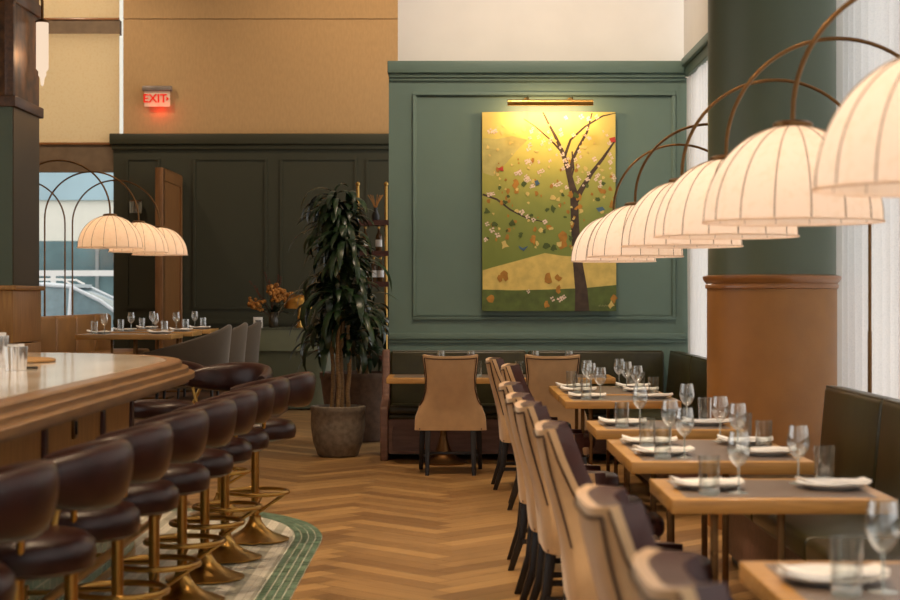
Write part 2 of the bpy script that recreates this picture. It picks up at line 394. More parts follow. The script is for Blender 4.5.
# right wall, far bay beneath the green crown
fb = MB().box(2.3, 2.5, 11.35, 15.9, 0, .42).box(2.13, 2.5, 11.35, 15.62, 3.62, ZC).box(2.3, 2.5, 15.5, 15.9, .42, 3.62)
struct(fb.build('wall_right_far', 'ivory'))
tr = MB().box(2.13, 2.32, 11.35, 15.52, 3.46, 3.62).box(2.09, 2.13, 11.35, 15.5, 3.55, 3.62).build('trim_3', 'green', bevel=.008); struct(tr)
wn4 = struct(MB().box(2.42, 2.43, 11.35, 15.5, .42, 3.62).build('window_4', 'pane'))
fr = MB()
for i in range(4): fr.box(2.39, 2.46, 11.4+i*1.33-.025, 11.4+i*1.33+.025, .42, 3.62)
fr.build('window_frame', 'bronze', wn4)
# green partition with panel moulding + ivory wall above
PX0, PX1, PY = -.58, 2.14, 15.6
pw = struct(MB().box(PX0, PX1+.16, PY, PY+.25, 0, 3.46).build('wall_partition', 'green'))
c = MB().box(PX0-.01, PX1, PY-.06, PY+.27, 3.5, 3.61).box(PX0, PX1, PY-.035, PY+.25, 3.46, 3.5).box(PX0, PX1, PY-.02, PY, 3.43, 3.46)
c.build('trim_4', 'green', pw, bevel=.006)
pm_ = MB(); molding(pm_, -.36, 2.05, 1.24, 3.33, PY, .03, .022); molding(pm_, -.335, 2.025, 1.265, 3.305, PY, .012, .012)
pm_.box(PX0, PX1, PY-.03, PY, 1.06, 1.12).box(PX0, PX1, PY-.018, PY, 1.03, 1.06)
pm_.build('trim_5', 'green', pw, bevel=.004)
struct(MB().box(-.508, 2.4, 15.95, 16.15, 3.3, ZC).build('wall_partition_upper', 'ivory'))
# round column
CX, CY, CR = 2.03, 10.8, .405
colm = struct(MB().lathe([(CR-.004, 1.58), (CR-.004, ZC)], (CX, CY, 0), 64).build('column', 'colgreen', smooth=True))
MB().lathe([(CR+.002, 0), (CR+.002, 1.505)], (CX, CY, 0), 64).build('wainscot', 'leather_brown', colm, smooth=True)
MB().lathe([(CR, 1.5), (CR+.012, 1.505), (CR+.014, 1.525), (CR+.006, 1.535), (CR+.02, 1.55), (CR+.028, 1.565), (CR+.028, 1.58), (CR, 1.588)], (CX, CY, 0), 64).build('moulding', 'capwood', colm, smooth=True)

# ------------------------------------------------------------------ curtains
def curtain(X, ya, yb, z0, z1, label, amp=.03, per=.16, ph=0):
    rows = []
    n = int((yb-ya)/.016)
    for i in range(n+1):
        y = ya+(yb-ya)*i/n
        f = math.sin(2*PI*y/per+1.3*math.sin(y*2.1+ph)+ph)
        X_ = X(y) if callable(X) else X
        rows.append([(X_+amp*f*(.8+.2*k/4)+.006*math.sin(y*9+k), y, z0+(z1-z0)*k/4) for k in range(5)])
    o = MB().grid(rows).build('sheer_curtain', 'sheer', smooth=True)
    return tag(o, label, 'curtain', 'white sheer curtains')
curtain(2.56, 9.72, 11.15, .5, 4.68, 'white sheer curtain just right of the round column, behind the arc lamp post')
curtain(2.57, 4.0, 9.66, .5, 4.68, 'white sheer curtain at the right edge, behind the near green banquette', ph=1.1)
curtain(lambda y: 2.168+.165*min(1, max(0, (13.9-y)/.4)), 11.45, 15.55, .5, 3.45, 'white sheer curtain between the green partition and the round column', amp=.02, per=.13, ph=.4)

# ------------------------------------------------------------------ mosaic floor + bar
def barpath(off, ystart=1.2, xend=-6.6, n=28):
    cx, cy, a, b = -2.72, 9.08, 1.32-off, 1.75-off
    pts = [(cx+a, ystart+(cy-ystart)*i/24) for i in range(24)]
    pts += [(cx+a*math.cos(t), cy+b*math.sin(t)) for t in [PI/2*i/n for i in range(n+1)]]
    pts += [(cx+(xend-cx)*i/8, cy+b) for i in range(1, 9)]
    return pts
def pad(off, ystart=1.6, n=60):
    cx, cy, a, b = -1.77, 10.05, 1.0-off, 1.58-off
    pts = [(cx+a, ystart+(cy-ystart)*i/110) for i in range(110)]
    pts += [(cx+a*math.cos(t), cy+b*math.sin(t)) for t in [PI/2*i/n for i in range(n+1)]]
    pts += [(cx+(-4.5-cx)*i/30, cy+b) for i in range(1, 31)]
    return pts
def mosaic():
    p = pad(.005)
    struct(MB().prism(p+[(-4.5, 1.6)], -.002, .004).build('floor_mosaic_bed', pmat('mosaic_grout', '#cfd0c2', .7)))
    p = pad(.18); o = struct(MB().prism(p+[(-4.5, 1.6)], 0, .0065).build('floor_mosaic', 'stripes'))
    bm = bmesh.new(); tl = bm.faces.layers.float.new('tone'); bm.faces.layers.float.new('dirn'); rnd = random.Random(5)
    for r in range(4):
        a = pad(.006+r*.042); b = pad(.006+r*.042+.036)
        for i in range(len(a)-1):
            def q(P, t): return (P[i][0]+(P[i+1][0]-P[i][0])*t, P[i][1]+(P[i+1][1]-P[i][1])*t, .007)
            f = bm.faces.new([bm.verts.new(v) for v in (q(a, .05), q(a, .95), q(b, .95), q(b, .05))]); f[tl] = rnd.random()
            if f.normal.z < 0: f.normal_flip()
    for f in bm.faces:
        f.normal_update()
        if f.normal.z < 0: f.normal_flip()
    me = bpy.data.meshes.new('floor_mosaic_border'); bm.to_mesh(me); bm.free(); me.materials.append(M['border'])
    b = bpy.data.objects.new('floor_mosaic_border', me); COL.objects.link(b); struct(b)
mosaic()
def sweep(mb, prof, closed=False):
    cols = [[(x, y, z) for x, y in barpath(off)] for off, z in prof for z in (z,)]
    n = len(cols[0])
    rows = [[c[i] for c in cols] for i in range(n)]
    mb.loft(rows, True, True); return mb
bar = thing('bar_counter', (0, 0, 0), 0, 'long curved bar with marble top, stepped wood edge and wood panelled front', 'bar counter')
tp = barpath(.155); MB().prism(tp+[(-6.6, 1.2)], 1.06, 1.101).build('counter_top', 'marble', bar)
sweep(MB(), [(.16, 1.1), (.078, 1.1), (.07, 1.092), (.07, 1.066), (.038, 1.066), (.034, 1.062), (.034, 1.038), (.004, 1.038), (0, 1.034), (0, 1.008), (.03, 1.004), (.03, .985), (.34, .985), (.34, 1.05)]).build('edge_moulding', 'edgewood', bar)
sweep(MB(), [(.335, .986), (.345, .36), (.6, .36), (.6, .986)]).build('front_panel', 'oak_z', bar)
sweep(MB(), [(.33, .36), (.33, .06), (.6, .06), (.6, .36)]).build('tile_dado', 'tile', bar)
sweep(MB(), [(.325, .04), (.325, .075), (.335, .09), (.6, .09), (.6, .04)]).build('plinth', 'brass', bar)
sweep(MB(), [(.32, .984), (.32, .91), (.34, .91), (.34, .984)]).build('top_rail', 'darkframe', bar)
for y in (2.4, 3.6, 4.8, 6.0, 7.22, 8.43):
    MB().box(-1.755, -1.72, y-.032, y+.032, .36, .92).build('stile', 'darkframe', bar, bevel=.004)
MB().box(-1.83, -1.725, 9.17, 9.23, .36, .95).build('stile', 'darkframe', bar, bevel=.004)
rp_ = [(x, y, .25) for x, y in barpath(.2)]
MB().tube(rp_[:-9], .022, 10).build('foot_rail', 'brass', bar, smooth=True)
for y in (4.9, 5.9, 6.9, 7.9, 8.9):
    b_ = MB().tube([(-1.6, y, .25), (-1.73, y, .25)], .011, 8).lathe([(.001, -.0), (.028, 0), (.028, .012), (.001, .012)], (0, 0, 0), 12)
    mb = MB().tube([(-1.6, y, .25), (-1.735, y, .25)], .011, 8).tube([(-1.722, y, .25), (-1.735, y, .25)], .03, 12)
    mb.build('rail_bracket', 'brass', bar, smooth=True)
hk = MB().box(-1.738, -1.725, 7.76, 7.84, .8, .9).build('outlet_plate', 'bronze', bar, bevel=.004)
MB().box(-1.727, -1.718, 7.785, 7.815, .82, .88).build('socket', 'black', hk)
# things on the bar
tr_ = MB().lathe([(.35, 0), (.36, .004), (.36, .012), (.35, .016)], (0, 0, 0), 40).build('round_mat', pmat('tan_leather_mat', '#b98d55', .5), bevel=.002)
tr_.location = (-2.5, 9.15, 1.1015); tag(tr_, 'round tan leather mat lying on the marble bar top', 'mat')
def flutecup(name, h, r):
    t = thing(name, (0, 0, 0))
    rings = []
    for z, k in ((0, .86), (.02, .88), (h-.004, 1), (h, 1.0)):
        rings.append([((r*k*(1+.05*math.cos(12*a)))*math.cos(a), (r*k*(1+.05*math.cos(12*a)))*math.sin(a), z) for a in [2*PI*j/72 for j in range(72)]])
    MB().loft(rings, True).build('cup', 'steel', t, smooth=True)
    sl = MB(); rnd = random.Random(2)
    for i in range(7):
        a = i*.9; sl.box(r*.5*math.cos(a)-.012, r*.5*math.cos(a)+.012, r*.5*math.sin(a)-.003, r*.5*math.sin(a)+.003, h-.02, h+.006+.006*rnd.random())
    sl.build('card', 'linen', t); return t
cup = flutecup('silver_cup', .115, .055)
tag(cup, 'fluted silver cup of white cards at the left end of the bar top', 'cup', 'silver cups on the bar'); cup.location = (at(16, 0, 8.05)[0], 8.05, 1.1015)
dup(cup, (at(-2, 0, 8.5)[0], 8.5, 1.1015), .4, 'second silver cup on the bar, cut off by the left picture edge', 'silver cups on the bar').scale = (1, 1, 1.35)
cl = MB().tube([(-.03, 0, .006), (.03, .01, .006)], .006, 8).build('bar_pen', 'black', smooth=True); cl.location = (at(31, 0, 8.25)[0], 8.25, 1.1015)
tag(cl, 'small dark pen lying beside the silver cup on the bar', 'pen')

# ------------------------------------------------------------------ bar stools (backrest at local +X)
def make_stool():
    t = thing('bar_stool', (0, 0, 0)); tag(t, 'stool', 'bar stool', 'leather bar stools along the bar')
    MB().lathe([(.02, .60), (.205, .60), (.235, .615), (.242, .65), (.238, .685), (.215, .71), (.15, .722), (.02, .725)], (0, 0, 0), 36).build('seat', 'burgundy', t, smooth=True)
    MB().lathe([(.024, .1), (.024, .6)], (0, 0, 0), 16).build('post', 'brass', t, smooth=True)
    MB().lathe([(.2, .007), (.203, .014), (.17, .026), (.11, .05), (.065, .082), (.042, .115), (.034, .135), (.034, .15), (.026, .155)], (0, 0, 0), 36).build('base', 'brass', t, smooth=True)
    rg = [(.012+.182*math.cos(a), .182*math.sin(a), .29) for a in [2*PI*j/40 for j in range(40)]]
    r = MB().tube(rg, .0135, 8, True).build('foot_ring', 'brass', t, smooth=True)
    b = MB().tube([(.02, 0, .17), (.19, 0, .288)], .01, 8).tube([(-.02, .02, .29), (-.168, .02, .29)], .01, 8).tube([(0, -.02, .19), (.05, -.18, .288)], .009, 8)
    b.build('ring_brace', 'brass', r, smooth=True)
    rings = []
    N = 30; A = math.radians(86)
    for i in range(N+1):
        th = -A+2*A*i/N; k = abs(th)/A; e = min(1, (1-k)*9+.25) ; e = math.sqrt(max(0, 1-(1-min(1, e))**2))
        zt = 1.0-.07*k*k; zb = .795+.05*k*k; zc = (zt+zb)/2; hz = (zt-zb)/2*(.7+.3*e); hr = .05*(1-.3*k)*(.55+.45*e)
        ring = []
        for j in range(16):
            a = 2*PI*j/16
            ca, sa = math.cos(a), math.sin(a)
            rr = math.copysign(abs(ca)**.8, ca)*hr; zz = math.copysign(abs(sa)**.72, sa)*hz
            rad = .304+rr+.16*(zc+zz-.9)*(1-.5*k)
            ring.append((rad*math.cos(th), rad*1.0*math.sin(th), zc+zz))
        rings.append(ring)
    MB().loft(rings, True).build('backrest', 'burgundy', t, smooth=True)
    for s in (-1, 1):
        th = s*math.radians(74)
        MB().tube([(.225*math.cos(th), .225*math.sin(th), .68), (.285*math.cos(th), .285*math.sin(th), .80), (.30*math.cos(th), .30*math.sin(th), .87)], .012, 8).build('back_support', 'brass', t, smooth=True)
    return t
st = make_stool()
ords = ['nearest', 'second', 'third', 'fourth', 'fifth', 'sixth', 'seventh', 'eighth', 'ninth']
SP = [(-1.42, 4.57), (-1.345, 5.25), (-1.34, 5.98), (-1.315, 6.68), (-1.29, 7.36), (-1.275, 8.03), (-1.265, 8.70), (-1.25, 9.36), (-1.165, 10.06)]
for i, (x, y) in enumerate(SP):
    rz = (0, .02, -.02, .03, 0, .02, -.03, .1, .05)[i]
    lab = f'{ords[i]} burgundy leather bar stool from the camera in the row along the bar front' if i else 'burgundy leather bar stool nearest the camera, mostly cut off at the lower left'
    if i == 8: lab = 'ninth and last burgundy bar stool of the front row, by the mosaic corner'
    arr(USED, st, (x, y, .007), rz, lab, 'leather bar stools along the bar')
dup(st, (-1.53, 11.25, .007), 1.1, 'burgundy bar stool round the bar end, directly right of its rounded tip', 'leather bar stools along the bar')
dup(st, (-2.03, 11.85, .007), 1.75, 'burgundy bar stool farthest round the bar end, half hidden behind the counter tip', 'leather bar stools along the bar')

# ------------------------------------------------------------------ dining chairs (face local +X)
CW = [(.34, .295), (.46, .29), (.54, .262), (.62, .222), (.70, .204), (.80, .203), (.90, .216), (.96, .226)]
CXB = [(.34, -.25), (.5, -.262), (.96, -.36)]
def cp_(u, v, off, drop=0):
    a = abs(u)
    if a <= .6: t = 0; zt = .97+.014*(a/.6)**4
    else: t = (a-.6)/.4; zt = .52+.464*math.exp(-(t/.2)**1.25)
    zt -= drop
    z = .362+(zt-.362)*v
    q = min(1, a/.6)
    x = interp(CXB, z)+off+.04*q**6+t*.34
    y = math.copysign((interp(CW, z)-off*.9)*q, u)
    return (x, y, z)
def cshell(o0, o1, drop=0, nu=64, nv=16):
    rows = []
    for i in range(nu+1):
        w_ = -1+2*i/nu; aw = abs(w_); u = math.copysign((aw/.45*.57 if aw < .45 else .57+(aw-.45)/.55*.43 if aw > 2 else .57+.43*((aw-.45)/.55)**1.5), w_)
        col = [cp_(u, v/nv, o0) for v in range(nv+1)]+[cp_(u, v/nv, o1, drop) for v in range(nv, -1, -1)]
        rows.append(col)
    return MB().loft(rows, True)
def make_chair():
    t = thing('dining_chair', (0, 0, 0)); tag(t, 'chair', 'chair')
    b = cshell(0, .026).build('backrest', 'suede', t, smooth=True)
    nt_ = [cp_(-.59+.03*k/14, .33+.62*k/14, -.004) for k in range(15)]+[cp_(-.555+1.11*k/12, .962, -.004) for k in range(13)]+[cp_(.56+.03*k/14, .95-.62*k/14, -.004) for k in range(15)]
    nt2 = [cp_(sg*(.6+.38*k/14), .985, -.003) for sg in (1,) for k in range(15)]
    nt3 = [(x, -y, z) for x, y, z in nt2]
    MB().tube(nt_, .0045, 5).tube(nt2, .004, 5).tube(nt3, .004, 5).build('nailhead_trim', 'nail', b, smooth=True)
    cshell(.0255, .085, .001).build('back_cushion', 'oxblood', t, smooth=True)
    pl = [(-.2, -.225), (.1, -.225), (.2, -.205), (.26, -.15), (.285, -.07), (.29, 0), (.285, .07), (.26, .15), (.2, .205), (.1, .225), (-.2, .225)]
    MB().prism(pl, .405, .495).build('seat', 'oxblood', t, bevel=.03, seg=3)
    pr = [(-.24, -.25), (.12, -.25), (.22, -.22), (.262, -.1), (.265, 0), (.262, .1), (.22, .22), (.12, .25), (-.24, .25)]
    r = MB().prism(pr, .362, .43).build('seat_rail', 'suede', t, bevel=.008)
    MB().tube([(p[0]+.0, p[1]*1.006, .374) for p in pr[:]], .006, 5).build('nailhead_trim', 'nail', r, smooth=True)
    for sx, sy, x2, y2 in ((-.22, -.185, -.30, -.19), (-.22, .185, -.30, .19), (.2, -.235, .215, -.25), (.2, .235, .215, .25)):
        rings = []
        for k, hw in ((0, .024), (.5, .021), (1, .016)):
            x = sx+(x2-sx)*k*k; y = sy+(y2-sy)*k; z = .37*(1-k)
            rings.append([(x-hw, y-hw, z), (x+hw, y-hw, z), (x+hw, y+hw, z), (x-hw, y+hw, z)])
        MB().loft(rings).build('leg', 'black_wood', t, bevel=.003)
    s = MB().box(-.24, .205, -.222, -.202, .145, .17).box(-.24, .205, .202, .222, .145, .17).box(-.03, -.005, -.205, .205, .148, .168)
    s.build('stretcher', 'black_wood', t)
    return t
ch = make_chair()
CG = 'beige suede dining chairs'
for x, y, rz, lab in (
    (.685, 2.94, .0, 'beige suede dining chair nearest the camera, only its top at the bottom edge'),
    (.665, 4.02, .03, 'second beige dining chair from the camera, facing the nearest window-row table'),
    (.665, 6.22, -.02, 'third beige dining chair from the camera, at the second window-row table'),
    (.64, 7.47, .02, 'nearer of two beige dining chairs facing the long third window-row table'),
    (.62, 8.12, .0, 'farther of two beige dining chairs facing the long third window-row table'),
    (.615, 9.2, -.02, 'beige dining chair facing the fourth window-row table from the camera'),
    (.70, 11.75, -.05, 'beige dining chair pushed in at the fifth window-row table, leather side showing'),
    (.62, 12.98, .02, 'beige dining chair at the farthest window-row table, last of the aisle row')):
    arr(USED, ch, (x, y, 0), rz, lab, CG)
dup(ch, (-.012, 14.1, 0), PI/2, 'left of two beige chairs seen squarely from behind at the back banquette', CG)
dup(ch, (.815, 14.1, 0), PI/2, 'right of two beige chairs seen from behind at the back banquette, below the painting', CG)

# ------------------------------------------------------------------ tables
def make_table(name, lx, ly, kind, nlegs=2):
    t = thing(name, (0, 0, 0)); tag(t, 'table', 'table')
    hx_, hy = lx/2, ly/2
    top = MB().box(-hx_, hx_, -hy, hy, .71, .76).build('table_top', 'oak_x', t, bevel=.003)
    MB().box(-hx_+.055, hx_-.055, -hy+.055, hy-.055, .755, .7612).build('inlay', 'inlay', top)
    if kind == 'posts':
        yy = (0,) if nlegs == 2 else (-ly*.27, ly*.27)
        for y in yy:
            for x in (-.19, .05):
                MB().box(x-.013, x+.013, y-.013, y+.013, .02, .71).build('leg', 'bronze', t, bevel=.003)
        for y in yy: MB().box(-.3, .2, y-.2, y+.2, 0, .018).build('base_plate', 'bronze', t, bevel=.004)
    else:
        MB().lathe([(.03, .1), (.03, .71)], (0, 0, 0), 16).build('post', 'bronze', t, smooth=True)
        MB().lathe([(.21, 0), (.215, .012), (.15, .035), (.085, .085), (.05, .16), (.035, .22), (.03, .24)], (0, 0, 0), 32).build('base', 'bronze', t, smooth=True)
    return t
X0, X1 = .75, 1.52; XC = (X0+X1)/2
t2 = make_table('dining_table', X1-X0, .67, 'posts'); t4 = make_table('dining_table', X1-X0, 1.13, 'posts', 4)
TB = [(4.11, t2, 'nearest window-row table', 1), (6.125, t2, 'second window-row table', 1), (7.675, t4, 'long third window-row table', 2),
      (9.16, t2, 'fourth window-row table', 1), (11.59, t2, 'fifth window-row table', 1), (12.6, t4, 'long farthest window-row table', 2)]
TG = 'oak dining tables with grey inlay'
TL = ['oak table with grey inlay nearest the camera, cut off at lower right', 'second oak table from the camera along the window banquette',
      'long oak table for four, third from the camera along the window banquette', 'fourth oak table from the camera, beside the near end of the column',
      'fifth oak table from the camera, small, just beyond the column', 'long oak table for four farthest down the window row, nearest the corner']
for (y, p, ph, n), lab in zip(TB, TL): arr(USED, p, (XC, y, 0), 0, lab, TG)
bt = make_table('dining_table', .97, .66, 'trumpet'); tag(bt, 'oak table behind the left back-wall chair, on a trumpet base', 'table', TG); bt.location = (-.075, 14.82, 0)
dup(bt, (.91, 14.82, 0), 0, 'oak table behind the right back-wall chair, below the painting', TG)
lt = make_table('dining_table', 1.0, .75, 'posts'); PLAT = .3
LTY = (17.95, 19.35, 20.75)
for y, w in zip(LTY, ('nearest oak table of the raised left dining area, behind the bar', 'middle oak table of the raised left dining area', 'farthest oak table of the raised left dining area, by the wooden screen')):
    arr(USED, lt, (-3.4, y, PLAT), 0, w, TG)
# tableware
def make_wine():
    t = thing('wine_glass', (0, 0, 0)); tag(t, 'wine', 'wine glass')
    MB().lathe([(.0055, .092), (.018, .1), (.033, .12), (.041, .145), (.0415, .16), (.038, .185), (.033, .215), (.0315, .215), (.0365, .185), (.04, .16), (.0395, .146), (.0315, .122), (.017, .103), (.001, .097)], (0, 0, 0), 24, False).build('bowl', 'glass', t, smooth=True)
    MB().lathe([(.0042, .006), (.0036, .04), (.004, .08), (.0055, .093)], (0, 0, 0), 10, False).build('stem', 'glassbase', t, smooth=True)
    MB().lathe([(.036, 0), (.0365, .0015), (.02, .0035), (.0045, .008)], (0, 0, 0), 24).build('foot', 'glassbase', t, smooth=True)
    return t
def make_tumbler():
    t = thing('tumbler', (0, 0, 0)); tag(t, 'tumbler', 'tumbler')
    MB().lathe([(.036, .014), (.0385, .135), (.0370, .135), (.0345, .016)], (0, 0, 0), 24, False).build('wall', 'glass', t, smooth=True)
    MB().lathe([(.033, 0), (.0355, .003), (.036, .014), (.0345, .017), (.001, .015)], (0, 0, 0), 24).build('base', 'glassbase', t, smooth=True)
    return t
def make_plate():
    return tag(MB().lathe([(.07, 0), (.08, .001), (.082, .004), (.105, .01), (.132, .0205), (.134, .0225), (.131, .0225), (.104, .0135), (.08, .008), (.001, .007)], (0, 0, 0), 36).build('dinner_plate', 'porcelain', smooth=True), 'plate', 'plate')
def make_napkin():
    rows = []; N = 16
    for k in (0, 1):
        pass
    for i in range(N+1):
        s = -1+2*i/N; x0 = s*.128
        zb = .016*abs(s)**3+.004*math.sin(5*s)
        yw = .05-.012*math.cos(2.2*s)
        dy = .012*math.sin(2*s)
        th = .016-.006*abs(s)
        rows.append([(x0, -yw+dy, zb), (x0, -yw*.5+dy, zb-.001), (x0, yw*.5+dy, zb), (x0, yw+dy, zb+.002), (x0, yw*.95+dy, zb+th*.8), (x0, yw*.4+dy, zb+th*1.2), (x0, -yw*.3+dy, zb+th), (x0, -yw*.95+dy, zb+th*.9)])
    return tag(MB().loft(rows, True).build('folded_napkin', 'linen', smooth=True), 'napkin', 'napkin')
wine, tumb, plat, napk = make_wine(), make_tumbler(), make_plate(), make_napkin()
def setting(x, y, z, d, phrase, jit=0):
    """d=+1: diner on the aisle side looking to +X, d=-1: diner on the bench side"""
    r = random.Random(int(x*1000+y*77))
    j = lambda a: (r.random()-.5)*a
    arr(USED, plat, (x, y, z), 0, 'white plate ' + phrase, 'white dinner plates')
    arr(USED, napk, (x+j(.01), y+j(.02), z+.0125), j(.35), 'folded white napkin ' + phrase, 'folded napkins on the plates')
    arr(USED, tumb, (x-d*.02+j(.02), y-d*.19+j(.02), z), 0, 'clear tumbler ' + phrase, 'clear water tumblers')
    arr(USED, wine, (x+d*.085+j(.02), y-d*.145+j(.03), z), 0, 'wine glass ' + phrase, 'stemmed wine glasses')
ZT = .7614
for yc, p, ph, n in TB:
    for d, side in ((1, 'aisle'), (-1, 'banquette')):
        xs = X0+.17 if d > 0 else X1-.15
        if n == 1: setting(xs, yc, ZT, d, f'on the {side} side of the {ph}')
        else:
            for s, wd in ((-.265, 'nearer'), (.265, 'farther')): setting(xs, yc+s+.02, ZT, d, f'at the {wd} {side} place of the {ph}')
for y, ph in zip(LTY, ('nearest raised-area table', 'middle raised-area table', 'farthest raised-area table')):
    setting(-3.72, y, PLAT+ZT, 1, f'on the booth side of the {ph}')
    setting(-3.08, y, PLAT+ZT, -1, f'on the chair side of the {ph}')
BG = 'clear water tumblers'
for px, lab in ((478, 'clear tumbler on the back-wall table, just right of the left chair'), (519, 'clear tumbler on the back-wall table, just left of the right chair')):
    dup(tumb, (at(px, 0, 14.75)[0], 14.75, ZT), 0, lab, BG)
for px, lab in ((441, 'wine glass peeking over the middle of the left back-wall chair'), (471, 'wine glass peeking over the right shoulder of the left back-wall chair'),
                (535, 'wine glass peeking over the left shoulder of the right back-wall chair'), (569, 'wine glass peeking over the right shoulder of the right back-wall chair')):
    dup(wine, (at(px, 0, 14.98)[0], 14.98, ZT), 0, lab, 'stemmed wine glasses')

# ------------------------------------------------------------------ banquettes
nb = thing('banquette_bench', (0, 0, 0), 0, 'green leather window banquette at the right edge, near side of the column', 'banquette')
MB().box(1.5, 2.2, 2.6, 9.36, .06, .37).build('base', 'mauve', nb)
MB().box(1.54, 2.2, 2.6, 9.36, 0, .06).build('plinth', 'black_wood', nb)
def rcush(par, y0, y1, x0=1.43, xb=2.0, cap=True):
    MB().box(x0, xb+.12, y0+.004, y1-.004, .365, .475).build('seat_cushion', 'bottle_leather', par, bevel=.028, seg=3)
    R = Matrix.Translation((xb, 0, .43)) @ Matrix.Rotation(.09, 4, 'Y')
    b = MB().box(0, .13, y0+.003, y1-.003, 0, .54, R).build('back_cushion', 'bottle_leather', par, bevel=.032, seg=3)
    p = [R @ Vector((.012, y0+.02+(y1-y0-.04)*i/6, .533)) for i in range(7)]
    MB().tube(p, .006, 6).build('piping', 'bottle_leather', b, smooth=True)
ys = [2.6, 3.24, 4.46, 5.68, 6.9, 8.12, 9.36]
for a, b in zip(ys, ys[1:]): rcush(nb, a, b)
fbq = thing('corner_banquette', (0, 0, 0), 0, 'L-shaped green leather banquette along the back partition and far window', 'banquette')
MB().box(-.61, 1.47, 15.1, 15.58, .06, .36).build('base', 'mauve', fbq)
MB().box(1.47, 2.12, 11.3, 15.58, .06, .36).build('base', 'mauve', fbq)
MB().box(-.56, 1.5, 15.07, 15.1, .3, .365).box(-.56, 1.5, 15.07, 15.1, .06, .09).box(-.56, -.53, 15.07, 15.1, .09, .3).box(.45, .48, 15.07, 15.1, .09, .3).build('face_frame', 'mauve', fbq)
ep = [(15.02, 0), (15.58, 0), (15.58, .97), (15.46, .97), (15.40, .56), (15.10, .5), (15.04, .48), (15.02, .45)]
m_ = MB(); n_ = len(ep)
m_.add([(-.635, y, z) for y, z in ep]+[(-.565, y, z) for y, z in ep], [tuple(range(n_))[::-1], tuple(range(n_, 2*n_))]+[(i, (i+1) % n_, n_+(i+1) % n_, n_+i) for i in range(n_)])
m_.build('end_panel', 'mauve', fbq, bevel=.012)
for a, b in ((-.56, .45), (.455, 1.46)):
    MB().box(a, b, 15.06, 15.5, .365, .41).build('seat_deck', 'bottle_leather', fbq, bevel=.015)
    MB().box(a, b, 15.05, 15.5, .41, .485).build('seat_cushion', 'bottle_leather', fbq, bevel=.025, seg=3)
R = Matrix.Translation((0, 15.43, .44)) @ Matrix.Rotation(-.06, 4, 'X')
for a, b in ((-.56, .68), (.685, 1.93)):
    bc = MB().box(a, b, 0, .12, 0, .525, R).build('back_cushion', 'bottle_leather', fbq, bevel=.03, seg=3)
    MB().tube([R @ Vector((a+.02+(b-a-.04)*i/4, .012, .52)) for i in range(5)], .006, 6).build('piping', 'bottle_leather', bc, smooth=True)
for a, b in ((11.32, 12.75), (12.75, 14.0), (14.0, 15.4)): rcush(fbq, a, b, 1.43, 1.92)

# ------------------------------------------------------------------ arc lamps
def make_lamp(name, R, hd, zr, arc, zf, flip):
    """origin at post foot; the shade hangs towards local -X (flip=+1) or +X"""
    t = thing(name, (0, 0, 0)); tag(t, 'lamp', 'lamp')
    cx = -2*arc*flip; zt = zr+hd
    rings = []; ns = 64; nr = 16
    for i in range(nr+1):
        f = i/nr*PI/2*.97
        rings.append([(cx+R*math.cos(f)*(1-.012*abs(math.sin(8*2*PI*j/ns/1)))*math.cos(2*PI*j/ns), R*math.cos(f)*(1-.012*abs(math.sin(8*2*PI*j/ns)))*math.sin(2*PI*j/ns), zr+hd*math.sin(f)) for j in range(ns)])
    sh = MB().loft(rings, False).build('shade', 'shade', t, smooth=True)
    rb = MB()
    for k in range(16):
        a = 2*PI*k/16
        rb.tube([(cx+(R*math.cos(i/14*PI/2*.96)+.001)*math.cos(a), (R*math.cos(i/14*PI/2*.96)+.001)*math.sin(a), zr+hd*math.sin(i/14*PI/2*.96)+.001) for i in range(15)], .0022, 4)
    rb.build('seam', 'rib', sh)
    MB().tube([(cx+R*math.cos(2*PI*j/48), R*math.sin(2*PI*j/48), zr) for j in range(48)], .004, 6, True).build('rim', 'shade', sh, smooth=True)
    MB().lathe([(.001, zt+.022), (.058, zt+.016), (.073, zt+.007), (.073, zt-.006)], (cx, 0, 0), 20).build('shade_cap', 'bronze', t, smooth=True)
    pts = [(cx, 0, zr+hd*.55), (cx, 0, zt)]
    pts += [(-arc*flip-arc*flip*math.cos(a), 0, zt+.04+arc*math.sin(a)) for a in [PI*i/32 for i in range(33)]]
    pts += [(0, 0, zt*.6+zf*.4)]
    MB().tube(pts, .0095, 8).build('arc_stem', 'bronze', t, smooth=True)
    MB().tube([(0, 0, zf), (0, 0, zt*.6+zf*.4+.02)], .0115, 10).build('post', 'bronze', t, smooth=True)
    MB().lathe([(.09, zf), (.09, zf+.012), (.025, zf+.02), (.018, zf+.06), (.012, zf+.07)], (0, 0, 0), 20).build('foot', 'bronze', t, smooth=True)
    MB().sphere((cx, 0, zr+hd*.5), .038, 14, 10).build('bulb', 'bulb', t, smooth=True)
    return t, cx
LZR, LHD = 1.724, .352
lp, lcx = make_lamp('arc_lamp', .325, LHD, LZR, .508, .0, 1)
LY = [4.3, 6.21, 7.72, 9.2, 11.55, 13.1]
LL = ['cream arc lamp nearest the camera, its dome cut by the right edge', 'second cream dome arc lamp from the camera, in front of the column',
      'third cream dome arc lamp from the camera over the window row', 'fourth cream dome arc lamp, its post standing right of the column',
      'fifth cream dome arc lamp, second from the far end of the window row', 'farthest cream dome arc lamp of the window row, overlapping the painting']
PW = 2.75
for y, lab in zip(LY, LL):
    o = arr(USED, lp, (2.261, y, 0), 0, lab, 'cream arc lamps over the window row')
    light('lamp_bulb', 'POINT', (lcx, 0, LZR+LHD*.5-.07), PW, '#ffecdc', o, shadow_soft_size=.05)
ll, llx = make_lamp('arc_lamp', .335, .335, 1.66, .53, .0, -1)
